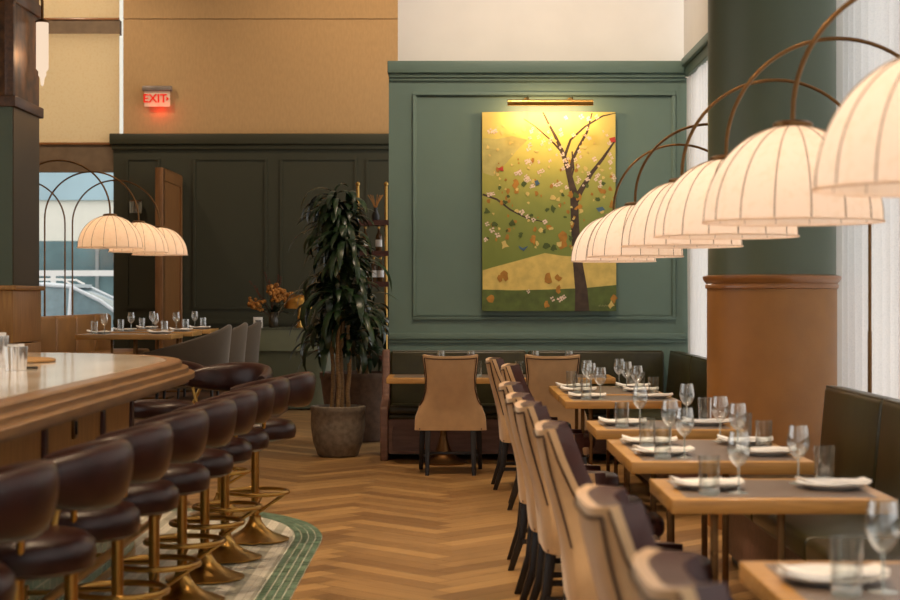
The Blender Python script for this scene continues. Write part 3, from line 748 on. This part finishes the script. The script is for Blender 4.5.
for y, lab in zip((17.6, 19.2, 20.6), ('nearest and largest of three overlapping arc lamps in the raised left area', 'middle of three overlapping arc lamps in the raised left area', 'farthest of three overlapping arc lamps, in front of the wooden screen')):
    o = arr(USED, ll, (-4.6, y, PLAT), 0, lab, 'cream arc lamps over the raised area')
    light('lamp_bulb', 'POINT', (llx, 0, 1.66+.335*.5-.07), PW*1.25, '#ffd6aa', o, shadow_soft_size=.05)
for y, lab in ((19.2, 'dark arc lamp post behind the booth, nearer of two bending left'), (20.6, 'dark arc lamp post behind the booth, farther of two bending left')):
    o = dup(ll, (-4.69, y, PLAT), PI, lab, 'cream arc lamps over the raised area')
    light('lamp_bulb', 'POINT', (llx, 0, 1.66+.335*.5-.07), PW*1.25, '#ffd6aa', o, shadow_soft_size=.05)

# ------------------------------------------------------------------ painting + picture light
PYF = 15.53
pa = thing('painting', (.8845, PYF, 2.235), 0, 'large unframed painting of a blossoming tree on yellow and green hills', 'painting')
PWD, PHT = 1.22, 1.81
m, nt, out = newmat('painted_canvas')
tc = nd(nt, 'ShaderNodeTexCoord'); sp = nd(nt, 'ShaderNodeSeparateXYZ'); lk(nt, tc.outputs['Object'], sp.inputs[0])
nz = nd(nt, 'ShaderNodeTexNoise'); nz.inputs['Scale'].default_value = 5; nz.inputs['Detail'].default_value = 6; lk(nt, tc.outputs['Object'], nz.inputs['Vector'])
ma = nd(nt, 'ShaderNodeMath', operation='MULTIPLY_ADD'); ma.inputs[1].default_value = .45; lk(nt, nz.outputs['Fac'], ma.inputs[0]); lk(nt, sp.outputs['Z'], ma.inputs[2])
mr = nd(nt, 'ShaderNodeMapRange'); mr.inputs['From Min'].default_value = -.7; mr.inputs['From Max'].default_value = 1.15; lk(nt, ma.outputs[0], mr.inputs['Value'])
rmp = nd(nt, 'ShaderNodeValToRGB'); cr = rmp.color_ramp
cr.elements[0].position = 0; cr.elements[0].color = hx('#72843c'); cr.elements[1].position = 1; cr.elements[1].color = hx('#d8be66')
e = cr.elements.new(.5); e.color = hx('#868f42'); e = cr.elements.new(.72); e.color = hx('#b0a84e')
lk(nt, mr.outputs['Result'], rmp.inputs['Fac'])
b = nd(nt, 'ShaderNodeBsdfPrincipled'); b.inputs['Roughness'].default_value = .6; lk(nt, rmp.outputs['Color'], b.inputs['Base Color']); lk(nt, b.outputs[0], out.inputs['Surface'])
cv = MB().box(-PWD/2, PWD/2, 0, .05, -PHT/2, PHT/2).build('canvas', m, pa, bevel=.003)
def cpx(px, py): # pixel of the photo -> painting plane
    x = (px-452)*PYF/F-.8845; z = H-(py-297)*PYF/F-2.235
    return x, z
def zpx(zx, zy): return cpx(470+zx/2.606, 90+zy/2.606)
LAYC = [0]
def flat(mb, pts, lay):
    LAYC[0] += 1; n = len(pts); mb.add([(x, -.0002*lay-.000006*LAYC[0], z) for x, z in pts], [tuple(range(n))])
def flatobj(name, polys, mat, lay):
    mb = MB()
    for p in polys: flat(mb, p, lay)
    o = mb.build(name, mat, cv); return o
paint = lambda n, c, v=.12: pmat('paint_'+n, c, .6, var=v, scale=12)
flatobj('painted_hill', [[zpx(*p) for p in ((33, 470), (60, 462), (130, 443), (195, 425), (240, 432), (381, 440), (381, 520), (300, 516), (200, 520), (120, 522), (33, 520))]], paint('hill', '#dcc068'), 1)
flatobj('painted_meadow', [[zpx(*p) for p in ((33, 520), (120, 522), (200, 520), (300, 516), (381, 508), (381, 576), (33, 576))]], paint('meadow', '#5c6c30', .2), 1)
flatobj('painted_mist', [[zpx(*p) for p in ((33, 125), (70, 128), (110, 120), (150, 130), (120, 160), (95, 190), (60, 225), (33, 215))]], paint('mist', '#b8ae68'), 1)
def limb(pts):
    L, Rr = [], []
    for i, (x, y, w) in enumerate(pts):
        a = pts[max(0, i-1)]; c_ = pts[min(len(pts)-1, i+1)]
        dx, dy = c_[0]-a[0], c_[1]-a[1]; l = math.hypot(dx, dy) or 1
        L.append(zpx(x-dy/l*w, y+dx/l*w)); Rr.append(zpx(x+dy/l*w, y-dx/l*w))
    return L+Rr[::-1]
tree = [limb([(292, 576, 19), (290, 520, 16), (282, 460, 13), (276, 400, 11), (273, 330, 10.5), (271, 270, 10), (262, 235, 8), (252, 195, 6.5), (240, 160, 5.5), (222, 120, 4), (205, 88, 3), (190, 58, 2)]),
        limb([(274, 290, 9), (290, 260, 7), (318, 215, 5), (345, 180, 4), (378, 132, 2)]),
        limb([(258, 222, 5), (268, 180, 4), (285, 145, 3.5), (305, 110, 3), (318, 60, 1.5)]),
        limb([(246, 175, 4), (262, 130, 3), (300, 95, 2.5), (345, 68, 2), (380, 60, 1)]),
        limb([(240, 162, 3), (210, 130, 2), (170, 95, 1.5), (140, 75, .8)]),
        limb([(33, 272, 2.5), (70, 285, 2.5), (105, 312, 2.2), (150, 335, 1.8), (200, 345, 1)]),
        limb([(266, 160, 2), (270, 205, 2.5), (262, 235, 3)])]
flatobj('painted_tree', tree, paint('bark', '#4c3a2c', .3), 3)
rnd = random.Random(11)
def blob(x, y, r, n=7, ey=1.):
    a0 = rnd.random()*6; return [zpx(x+r*(.35+.8*rnd.random())*math.cos(a0+2*PI*k/n), y+ey*r*(.35+.8*rnd.random())*math.sin(a0+2*PI*k/n)) for k in range(n)]
fl = []
def bloom(x, y, s=5):
    for k in range(4):
        a = k*PI/2+rnd.random()*.6
        fl.append(blob(x+s*.8*math.cos(a), y+s*.8*math.sin(a), s*.75, 6))
for _ in range(80): bloom(rnd.uniform(140, 377), rnd.uniform(95, 255), rnd.uniform(2.2, 5))
for x, y in ((60, 270), (50, 272), (135, 318), (150, 330), (165, 338), (195, 343), (45, 350), (58, 365), (40, 390), (72, 378), (310, 75), (330, 70), (290, 70), (250, 72), (52, 107), (65, 108), (130, 215), (120, 218), (340, 240), (330, 225), (235, 545), (215, 545), (245, 540), (152, 525)): bloom(x, y, rnd.uniform(4, 6))
flatobj('painted_blossoms', fl, paint('petal', '#e6cdb8', .08), 4)
flatobj('ochre_patches', [blob(rnd.uniform(45, 375), rnd.uniform(180, 410), rnd.uniform(2.5, 9), 5, 1.3) for _ in range(60)]+[blob(x, y, r, 9, 1.3) for x, y, r in ((245, 385, 16), (240, 400, 14), (165, 390, 11), (118, 245, 10), (120, 262, 9), (262, 272, 10), (284, 282, 9), (370, 300, 10), (90, 482, 12), (80, 490, 9), (205, 490, 14), (230, 490, 10), (55, 545, 12), (230, 520, 10), (200, 560, 9), (375, 545, 10))], paint('ochre', '#b8802c', .2), 2)  # ochre brush patches scattered over the canvas
flatobj('cream_blossoms', [blob(rnd.uniform(40, 375), rnd.uniform(90, 420), rnd.uniform(3, 8), 7) for _ in range(70)]+[blob(90, 404, 12), blob(215, 282, 10), blob(368, 560, 12)], paint('cream', '#d8c070', .1), 2)
flatobj('painted_leaves', [blob(rnd.uniform(40, 375), rnd.uniform(230, 420), rnd.uniform(5, 12), 8) for _ in range(26)], paint('leaf', '#4e5e26', .15), 1.5)
flatobj('painted_birds', [[zpx(*p) for p in q] for q in (((125, 405), (138, 412), (152, 406), (140, 420), (130, 414)), ((168, 238), (176, 234), (182, 244), (172, 250)), ((328, 308), (345, 304), (352, 312), (336, 318)))], paint('bird', '#4a6a84'), 5)
flatobj('red_patches', [[zpx(*p) for p in q] for q in (((70, 205), (85, 200), (88, 212), (78, 210)), ((362, 126), (378, 122), (380, 136), (368, 136)))], paint('red', '#b83a2c'), 5)  # two small red brush patches
sg = MB(); sg.tube([tuple([zpx(335+i*2.2, 562+2.5*math.sin(i*2.1))[0], -.003, zpx(335+i*2.2, 562+2.5*math.sin(i*2.1))[1]]) for i in range(14)], .0012, 4); sg.build('painted_signature', paint('sig', '#c8c090'), cv)
pl_ = thing('picture_light', (.885, 15.3, 3.2), 0, 'brass picture light mounted above the tree painting', 'picture light')
MB().tube([(-.385, 0, 0), (.385, 0, 0)], .028, 14).build('lamp_housing', 'brass', pl_, smooth=True)
for s in (-.2, .2):
    MB().tube([(s, 0, .02), (s, .05, .05), (s, .30, .05)], .009, 8).tube([(s, .285, .05), (s, .298, .05)], .03, 12).build('arm', 'brass', pl_, smooth=True)
a_ = light('picture_lamp', 'AREA', (0, .03, -.034), 6.5, '#ffd092', pl_, shape='RECTANGLE', size=.7, size_y=.03)
a_.rotation_euler = (.95, 0, 0)

# ------------------------------------------------------------------ plants
def leafstrip(mb, p, az, L, w, up, droop, tw=0):
    pts = []; d = Vector((math.cos(az), math.sin(az), 0)); side = Vector((-math.sin(az), math.cos(az), 0))
    pos = Vector(p); ang = up; n = 7
    rows = []
    for i in range(n+1):
        k = i/n; ww = w*(math.sin(PI*min(1, k*.85+.12))**.7)*(1 if k < .98 else .1)
        dirv = d*math.cos(ang)+Vector((0, 0, math.sin(ang)))
        nrm = side.cross(dirv)
        rows.append([pos-side*ww+nrm*ww*.25, pos, pos+side*ww+nrm*ww*.25])
        pos = pos+dirv*(L/n); ang -= droop/n
    mb.grid(rows)
def plant(name, loc, canes, heads, label, seed, potprof, potmat, soilz, potr):
    t = thing(name, loc, 0, label, 'plant'); r = random.Random(seed)
    MB().lathe(potprof, (0, 0, 0), 36).build('pot', potmat, t, smooth=True)
    MB().lathe([(potr, soilz), (potr*.5, soilz+.02), (.001, soilz+.025)], (0, 0, 0), 24).build('soil', 'soil', t, smooth=True)
    for (x, y, x2, y2, zt) in canes:
        MB().tube([(x+(x2-x)*k/6+.012*math.sin(k*2+x*30), y+(y2-y)*k/6, soilz+(zt-soilz)*k/6) for k in range(7)], .021, 8, False, .016).build('cane', 'cane', t, smooth=True)
    fo = MB()
    for (x, y, z, rad, n) in heads:
        for i in range(n):
            az = r.random()*2*PI; q = r.random()
            if math.cos(az) > .35 and math.sin(az) > -.3: q *= .5; rs_ = .62
            else: rs_ = 1
            leafstrip(fo, (x+.03*math.cos(az)*q, y+.03*math.sin(az)*q, z+r.uniform(-.14, .12)), az, r.uniform(.7, 1.15)*rad*rs_, r.uniform(.024, .042), r.uniform(.1, 1.2), r.uniform(1.9, 3.0))
    fo.build('foliage', 'leaf', t, smooth=True)
    return t
pp = [(.16, 0), (.185, .015), (.228, .14), (.248, .28), (.245, .4), (.252, .41), (.252, .455), (.235, .46), (.225, .44), (.215, .40), (.01, .39)]
hd_ = []
rr = random.Random(4)
for z in [1.0, 1.12, 1.22, 1.32, 1.42, 1.52, 1.62, 1.72, 1.82, 1.92, 2.02, 2.12, 2.22, 2.3]:
    for k in range(2):
        a = rr.random()*6.28; q = .14 if z < 2.0 else .07
        hd_.append((q*math.cos(a)+.02, q*math.sin(a), z, .5 if z < 2.1 else .42, 14))
plant('potted_dracaena', (-1.04, 15.5, 0), ((.03, 0, .05, .02, 2.0), (-.05, .03, -.06, .03, 1.7), (.1, -.03, .1, .0, 1.5), (.0, -.06, .02, -.08, 1.85)), hd_,
      'tall drooping dracaena in a stone pot beside the green partition', 21, pp, 'pot', .40, .22)
pp2 = [(.26, 0), (.28, .02), (.35, .4), (.38, .62), (.39, .63), (.39, .69), (.365, .69), (.35, .6), (.01, .58)]
hd2 = [(.25*math.cos(k*1.7)*.6, .15*math.sin(k*1.7), .95+.09*(k % 7), .42, 12) for k in range(14)]
plant('potted_dracaena', (-.95, 17.2, 0), ((.0, 0, .02, .02, 1.3), (.1, .03, .14, .03, 1.2)), hd2, 'shorter dark plant in the large brown planter behind the tall dracaena', 5, pp2, 'pot2', .6, .35)

# ------------------------------------------------------------------ reception desk and what stands on it
def stadium(x0, x1, y0, y1, r, n=10):
    pts = []
    for cx, cy, a0 in ((x1-r, y0+r, -PI/2), (x1-r, y1-r, 0), (x0+r, y1-r, PI/2), (x0+r, y0+r, PI)):
        pts += [(cx+r*math.cos(a0+PI/2*i/n), cy+r*math.sin(a0+PI/2*i/n)) for i in range(n+1)]
    return pts
dk = thing('reception_desk', (0, 0, 0), 0, 'rounded green reception desk in front of the dark panelled back wall', 'desk')
MB().prism(stadium(-2.78, -1.45, 21.8, 22.7, .3), .02, .78).build('body', pmat('desk_green', '#5c5e46', .45, var=.03), dk, smooth=True)
MB().prism(stadium(-2.83, -1.40, 21.75, 22.75, .33), .76, 1.03).build('upper_panel', pmat('desk_green_upper', '#767a60', .4, var=.03), dk, smooth=True)
MB().prism(stadium(-2.84, -1.39, 21.74, 22.76, .33), 1.03, 1.05).build('desk_top', pmat('desk_top_green', '#585a46', .3, var=.03), dk, smooth=True)
vs = thing('flower_vase', (-2.33, 22.2, 1.05), 0, 'vase of dried orange blooms on the reception desk', 'flowers')
MB().lathe([(.05, 0), (.06, .01), (.065, .1), (.05, .17), (.04, .2), (.036, .2), (.045, .16), (.05, .02), (.001, .012)], (0, 0, 0), 20).build('vase', pmat('smoky_vase', '#4a4236', .15), vs, smooth=True)
sm = MB(); bl = MB(); fr_ = random.Random(8)
tips = [(-.25, .02, .32), (-.18, -.05, .28), (-.02, 0, .5), (.03, .05, .46), (.09, -.02, .42), (.2, .0, .4), (.22, -.04, .34), (.02, -.08, .4)]
for x, y, z in tips:
    sm.tube([(0, 0, .03), (x*.3, y*.3, z*.5), (x, y, z)], .004, 5)
    for k in range(17): bl.sphere((x+fr_.uniform(-.07, .07), y+fr_.uniform(-.06, .06), z+fr_.uniform(-.065, .065)), fr_.uniform(.018, .032), 7, 5)
for x, y, z in ((-.3, 0, .6), (-.12, .03, .72), (.06, 0, .68), (.1, .02, .66), (-.22, 0, .5), (-.06, 0, .62)):
    sm.tube([(0, 0, .05), (x*.4, y, z*.55), (x, y, z)], .0035, 5)
    for k in range(5): sm.sphere((x*(1-.08*k)+fr_.uniform(-.02, .02), y, z-.03*k), .011, 6, 4)
lf = MB()
for i in range(22): leafstrip(lf, (0, 0, .18), fr_.random()*6.28, fr_.uniform(.2, .34), .02, fr_.uniform(.4, 1.2), 1.1)
sm.build('stems', 'twig', vs); bl.build('blossoms', 'flower', vs, smooth=True); lf.build('leaves', 'leaf', vs, smooth=True)
ml = thing('mushroom_lamp', (-1.98, 22.1, 1.05), 0, 'brass mushroom table lamp beside the dried flowers on the desk', 'lamp')
MB().lathe([(.06, 0), (.05, .01), (.035, .06), (.022, .22), (.02, .3)], (0, 0, 0), 20).build('base', 'brass', ml, smooth=True)
MB().lathe([(.19, .25), (.185, .3), (.15, .37), (.09, .42), (.01, .437)], (0, 0, 0), 28).build('lamp_shade', 'brass', ml, smooth=True)
light('lamp_bulb', 'POINT', (0, 0, .27), .5, '#ffb060', ml, shadow_soft_size=.03)
nf = thing('number_card', (at(258, 0, 21.95)[0], 21.95, 1.05), 0, 'small white framed card with dark numerals on the desk corner', 'sign')
MB().box(-.06, .06, -.006, .006, 0, .14).build('frame', 'white', nf, bevel=.003)
MB().box(-.035, -.004, -.009, -.006, .085, .1).box(-.018, -.004, -.009, -.006, .03, .1).box(.006, .04, -.009, -.006, .085, .1).box(.025, .04, -.009, -.006, .03, .1).build('numerals', 'black', nf)

# bottle shelf behind the partition edge
bs = thing('bottle_shelf', (0, 0, 0), 0, 'tall wooden bottle shelf with brass posts behind the partition edge', 'shelf')
for z in (.7, 1.15, 1.57, 1.93, 2.29):
    MB().box(-1.12, -.3, 19.85, 20.2, z, z+.06).build('shelf_board', 'darkframe', bs)
for x in (-1.1, -.77, -.32):
    MB().tube([(x, 19.87, 0), (x, 19.87, 2.75)], .018, 8).sphere((x, 19.87, 2.77), .028, 8, 6).build('post', 'brass', bs, smooth=True)
def make_bottle():
    t = thing('bottle', (0, 0, 0)); tag(t, 'b', 'bottle')
    MB().lathe([(.034, 0), (.038, .005), (.038, .16), (.03, .19), (.014, .22), (.013, .27), (.001, .27)], (0, 0, 0), 14).build('body', pmat('bottle_glass', '#6a4a2c', .12, var=.2), t, smooth=True)
    MB().lathe([(.015, .262), (.015, .285), (.001, .286)], (0, 0, 0), 10).build('cap', 'brass', t, smooth=True)
    MB().lathe([(.0387, .05), (.0387, .13)], (0, 0, 0), 14, False).build('label', 'white', t, smooth=True)
    return t
bo = make_bottle()
names = {1.57: 'lowest visible', 1.93: 'middle', 2.29: 'top'}
for z, row in ((1.57, (-1.0, -.92, -.84)), (1.93, (-1.02, -.86))):
    for k, x in enumerate(row):
        pos = ('leftmost', 'middle', 'rightmost')[k] if len(row) == 3 else ('left', 'right')[k]
        arr(USED, bo, (x, 19.98, z+.062), 0, f'{pos} bottle on the {names[z]} board of the shelf behind the plant', 'bottles on the shelf')
vb = thing('bud_vase', (-.9, 20.0, 2.352), 0, 'dark bud vase of orange sprigs on the top shelf board', 'vase')
MB().lathe([(.04, 0), (.05, .05), (.02, .12), (.025, .15), (.001, .15)], (0, 0, 0), 14).build('vase', 'black', vb, smooth=True)
s_ = MB()
for i in range(8): s_.tube([(0, 0, .12), (.04*math.cos(i), .04*math.sin(i), .22), (.09*math.cos(i), .07*math.sin(i), .3)], .004, 5)
s_.build('sprigs', 'flower', vb)

# ------------------------------------------------------------------ raised left dining area: booth, chairs, screen
bb = thing('booth_bench', (0, 0, 0), 0, 'caramel leather booth bench below the left window, behind the bar', 'booth')
MB().box(-4.52, -3.86, 16.4, 21.5, PLAT, PLAT+.4).build('base', 'walnut', bb)
yy = [16.4, 17.45, 18.5, 19.5, 20.5, 21.5]
for a, b in zip(yy, yy[1:]):
    MB().box(-4.46, -3.82, a+.004, b-.004, PLAT+.4, PLAT+.5).build('seat_cushion', 'booth', bb, bevel=.03, seg=3)
    MB().box(-4.5, -4.3, a+.004, b-.004, PLAT+.4, PLAT+.94).build('back_cushion', 'booth', bb, bevel=.045, seg=3)
def make_barrel():
    t = thing('barrel_chair', (0, 0, 0)); tag(t, 'c', 'chair')
    rows = []; N = 36
    for i in range(N+1):
        th = -PI*.5*1.25+PI*1.25*i/N; k = abs(th)/(PI*.625)
        top = .86-.30*k**1.25
        ring = []
        ro, ri = .36, .29
        xo = lambda r_, z: ((r_+.08*(z-.3)*(1-k))*math.cos(th)*1.02+ .0, (r_-.02)*math.sin(th))
        def P(r_, z):
            x = (r_+.1*max(0, z-.35)*(1-k))*math.cos(th); y = r_*.9*math.sin(th)
            x -= .38*k**2.2
            return (x, y, z)
        ring = [P(ro, .2), P(ro, .45), P(ro, top-.02), P(ro-.02, top), P(ri+.02, top), P(ri, top-.02), P(ri, .45), P(ri, .2)]
        rows.append(ring)
    MB().loft(rows, True).build('backrest', 'grey_suede', t, smooth=True)
    MB().prism(stadium(-.45, .2, -.25, .25, .1), .26, .46).build('seat', 'grey_suede', t, bevel=.03)
    for x, y in ((-.34, -.22), (-.34, .22), (.22, -.22), (.22, .22)):
        MB().tube([(x, y, .26), (x*1.04, y*1.04, 0)], .02, 8, False, .013).build('leg', 'black_wood', t, smooth=True)
    return t
bc_ = make_barrel()
for y, lab in ((17.95, 'nearest grey suede barrel chair of the raised area, behind the bar stools'), (19.35, 'middle grey suede barrel chair of the raised area, mostly hidden'), (20.75, 'farthest grey suede barrel chair of the raised area, nearest the reception desk')):
    arr(USED, bc_, (-2.73, y, PLAT), 0, lab, 'grey barrel chairs')
ws = thing('wooden_screen', (0, 0, 0), 0, 'tall oak framed screen panel standing against the dark back wall', 'screen')
xs_ = -3.845
MB().box(xs_-.03, xs_+.03, 22.45, 23.85, PLAT, 3.04).build('panel', 'screenwood', ws)
f_ = MB().box(xs_-.05, xs_+.05, 22.3, 22.46, PLAT, 3.15).box(xs_-.05, xs_+.05, 23.8, 23.94, PLAT, 3.15).box(xs_-.05, xs_+.05, 22.46, 23.8, 2.99, 3.15).box(xs_-.05, xs_+.05, 22.46, 23.8, PLAT, PLAT+.15)
f_.build('frame', 'screenwood', ws, bevel=.005)
sc_ = thing('wall_sconce', (at(136, 0, 23.9)[0], 23.9, 2.71), 0, 'small ribbed glass sconce on the dark back wall above the lamps', 'sconce')
m__ = MB()
for i in range(10):
    a = 2*PI*i/10; m__.tube([(.075*math.cos(a), .075*math.sin(a)-.02, -.08), (.08*math.cos(a), .08*math.sin(a)-.02, .08)], .012, 6)
m__.build('ribbed_glass', 'glassbase', sc_, smooth=True)
MB().lathe([(.085, .08), (.085, .095), (.001, .1)], (0, -.02, 0), 20).box(-.02, .02, .05, .098, -.03, .1).build('bracket', 'bronze', sc_)

# left pillar with antique mirror, wood base and glass sconce
PLX, PN, PF = -3.235, 12.5, 13.32
pil = struct(MB().box(-4.2, PLX, PN, PF, 1.5, 2.86).build('pillar', 'colgreen'))
MB().box(-4.25, PLX+.012, PN-.02, PF+.02, 1.11, 1.5).box(-4.3, PLX+.035, PN-.04, PF+.04, 1.5, 1.535).box(-4.25, PLX+.012, PN-.02, PF+.02, 0, 1.1).build('pillar_base', 'oak_z', pil, bevel=.006)
MB().box(PLX-.01, PLX+.006, PN+.02, PF-.02, 1.54, 2.85).build('pillar_side_layer', pmat('brown_semigloss', '#5e4c30', .32, .35, var=.1, scale=3), pil)  # thin brown semi-gloss layer over the aisle-facing side
MB().box(-4.2, PLX, PN, PF, 2.93, ZC).build('pillar_mirror', 'mirror', pil)
MB().box(-4.24, PLX+.03, PN-.03, PF+.03, 2.85, 2.93).box(-4.24, PLX+.02, PN-.02, PF+.02, 3.63, 3.73).box(PLX-.05, PLX+.015, PN-.02, PN+.05, 2.93, 3.63).build('pillar_trim', 'walnut', pil, bevel=.006)
sn = thing('wall_sconce', (PLX+.09, 13.05, 3.3), 0, 'lit glass tube sconce hanging on the mirrored pillar at upper left', 'sconce')
MB().lathe([(.045, .26), (.047, .25), (.047, -.1), (.03, -.12), (.03, -.15), (.018, -.17), (.012, -.22), (.001, -.235)], (0, 0, 0), 20).build('glass_tube', 'sconce', sn, smooth=True)
MB().lathe([(.001, .285), (.03, .28), (.055, .262), (.055, .255), (.001, .25)], (0, 0, 0), 20).build('cap', 'bronze', sn, smooth=True)
MB().tube([(0, 0, .28), (0, 0, .42), (-.02, 0, .47), (-.085, 0, .5)], .011, 8).build('hook_arm', 'bronze', sn, smooth=True)
light('sconce_bulb', 'POINT', (.15, 0, 0), 3, '#ffc890', sn, shadow_soft_size=.05)

# exit sign
ex = thing('exit_sign', (at(158, 0, YB)[0], YB-.06, 4.24), 0, 'red lettered exit sign on the tan wall above the dark panelling', 'sign')
MB().box(-.205, .205, -.05, .055, .11, .18).build('housing', 'signgrey', ex, bevel=.008)
MB().box(-.18, .18, -.012, -.002, -.11, .11).build('sign_panel', 'acrylic', ex)
cu = bpy.data.curves.new('letters', 'FONT'); cu.body = 'EXIT'; cu.size = .165; cu.extrude = .004; cu.align_x = 'CENTER'; cu.align_y = 'CENTER'; cu.offset = .002
tx_ = bpy.data.objects.new('text_source', cu); COL.objects.link(tx_); bpy.context.view_layer.update()
lm_ = bpy.data.meshes.new_from_object(tx_); bpy.data.objects.remove(tx_); lm_.materials.clear(); lm_.materials.append(M['redled'])
lt_ = bpy.data.objects.new('letters', lm_); COL.objects.link(lt_); lt_.parent = ex; lt_.location = (-.03, -.02, 0); lt_.rotation_euler = (PI/2, 0, 0)
ar = MB().add([(.13, -.018, .035), (.13, -.018, -.035), (.17, -.018, 0)], [(0, 1, 2)]).build('arrow', 'redled', ex)
light('sign_glow', 'POINT', (.03, -.06, -.16), 1.2, '#ff2a18', ex, shadow_soft_size=.05)

# ------------------------------------------------------------------ street outside the end window
struct(MB().box(-30, 12, YB+.25, 60, -.15, -.05).build('street', 'curb'))
bd = thing('office_building', (0, 0, 0), 0, 'pale office building with teal glazing across the street', 'building')
YO = 42.
def zb(py): return H-(py-297)*YO/F
MB().box(-22, 4, YO+.1, YO+6, -.1, 12).build('wall', 'facade_w', bd)
MB().box(-22, 4, YO, YO+.12, zb(200), zb(170)).build('upper_glazing', 'facade_b', bd)
MB().box(-22, 4, YO, YO+.12, -.1, zb(241)).build('lower_glazing', 'facade_g', bd)
for i in range(14): MB().box(-20+i*1.6, -19.92+i*1.6, YO-.06, YO+.02, -.1, zb(241)).build('mullion', 'greywood', bd)
rl = thing('street_railing', (0, 0, 0), 0, 'white metal railing along the street outside the window', 'railing')
rm = MB().box(-16, 2, 36, 36.06, zb(279)+.0, zb(279)+.12).box(-16, 2, 36, 36.06, .5, .56).build('rail', 'white', rl)
for i in range(10): MB().box(-15.5+i*1.75, -15.4+i*1.75, 36, 36.06, -.05, zb(279)).build('post', 'white', rl)
# parked car, seen from the side beyond the glass
car = thing('parked_car', (-6.7, 29.3, -.05), 0, 'pale parked car with curved side windows outside the end window', 'car')
def carring(x, zs):
    return [(x, y, z) for y, z in zs]
body = [(-2.1, .45, .75, .78), (-2.0, .35, .95, .85), (-1.2, .3, 1.05, .9), (0, .3, 1.08, .92), (1.2, .3, 1.0, .92), (1.95, .3, .88, .88), (2.2, .4, .72, .75)]
MB().loft([[(x, -w, z0), (x, -w*1.02, (z0+z1)/2), (x, -w*.94, z1), (x, w*.94, z1), (x, w*1.02, (z0+z1)/2), (x, w, z0)] for x, z0, z1, w in body]).build('body', 'carpaint', car, bevel=.03)
cab = [(-1.9, .98, 1.1, .8, .78), (-1.5, 1.0, 1.6, .84, .68), (-.5, 1.03, 1.72, .88, .7), (.3, 1.03, 1.66, .88, .7), (.8, 1.0, 1.42, .88, .74), (1.35, .96, 1.03, .86, .82)]
MB().loft([[(x, -w0, z0), (x, -w1, z1), (x, w1, z1), (x, w0, z0)] for x, z0, z1, w0, w1 in cab]).build('cabin_glass', 'carglass', car, smooth=True)
ca = MB()
for sgn in (-1, 1):
    ca.tube([(x, sgn*(w1+.01), z1+.01) for x, z0, z1, w0, w1 in cab], .035, 8)
    for x, z0, z1, w0, w1 in cab[1:4]: ca.tube([(x, sgn*w0, z0), (x, sgn*(w1+.01), z1)], .04, 8)
ca.box(-1.5, .35, -.68, .68, 1.66, 1.72)
ca.build('roof_frame', 'carpaint', car, smooth=True)
rk = MB()
for sgn in (-1, 1): rk.tube([(-1.4, sgn*.55, 1.72), (-1.3, sgn*.55, 1.8), (.1, sgn*.55, 1.8), (.25, sgn*.55, 1.72)], .02, 6)
rk.build('roof_rail', 'white', car, smooth=True)
for x in (-1.35, 1.4):
    for y in (-.82, .82):
        wl = MB().tube([(x, y-.1, .33), (x, y+.1, .33)], .33, 20).build('wheel', 'black', car, smooth=True)

# ------------------------------------------------------------------ light
wd = bpy.data.worlds.new('sky'); SC.world = wd; wd.use_nodes = True
bg = wd.node_tree.nodes['Background']; bg.inputs['Color'].default_value = (1, .985, .965, 1); bg.inputs['Strength'].default_value = 1.25
def portal(loc, sx, sy, tgt):
    d = bpy.data.lights.new('daylight_portal', 'AREA'); d.shape = 'RECTANGLE'; d.size = sx; d.size_y = sy
    d.cycles.is_portal = True
    o = bpy.data.objects.new('daylight_portal', d); COL.objects.link(o); o.location = loc; o.rotation_euler = tgt; return o
portal((XR+.18, 4.1, 2.56), 4.28, 14.2, (0, PI/2, 0))
portal((2.48, 13.43, 2.02), 3.2, 4.15, (0, PI/2, 0))
portal((-5.7, YB+.22, 3.3), 1.9, 5.6, (-PI/2, 0, 0))
portal((XL-.18, 7, 2.8), 3.2, 9.0, (0, -PI/2, 0))  # daylight for the added left window
portal((-1.5, Y0-.18, 2.55), 4.2, 4.1, (PI/2, 0, 0))
def spot(loc, tgt, e, ang=70, col='#ffdcb2', blend=.8, r=.12):
    o = light('ceiling_spot', 'SPOT', loc, e, col, None, None, spot_size=math.radians(ang), spot_blend=blend, shadow_soft_size=r); aim(o, tgt); return o
for y in (3.5, 6.5, 9.5, 12.5): spot((-.9, y, ZC-.05), (-.1, y, .2), 420, 75)
for y in (4.5, 7.5, 10.5): spot((-3.0, y, ZC-.05), (-2.2, y, 1), 200, 65)
for y in (5, 8.5, 12): spot((1.3, y, ZC-.05), (1.2, y, .8), 150, 60)
spot((.8, 12.6, ZC-.05), (.9, 15.6, 2.2), 230, 70)
spot((0.6, 13.2, ZC-.05), (.6, 16, 4.6), 260, 110, '#fff0e2')
spot((-.8, 21.5, ZC-.05), (-.9, 24, 4.6), 160, 120)
spot((-3.4, 20.5, ZC-.05), (-3.4, 24, 4.2), 60, 110)
spot((-5.5, 21.6, ZC-.05), (-5.5, 24, 4.4), 170, 100, '#ffe6c8')  # unseen spot added to brighten the roller shade cloth
spot((-3.2, 18.5, ZC-.05), (-3.2, 18.6, 1), 120, 60)
spot((-1.6, 18.5, ZC-.05), (-1.4, 19, 0), 60, 70)
SC.view_settings.view_transform = 'Standard'; SC.view_settings.look = 'None'; SC.view_settings.gamma = 1; SC.view_settings.use_curve_mapping = False
SC.view_settings.exposure = 0.35
SC.cycles.use_denoising = True
SC.cycles.sample_clamp_indirect = 6
SC.cycles.transparent_max_bounces = 64
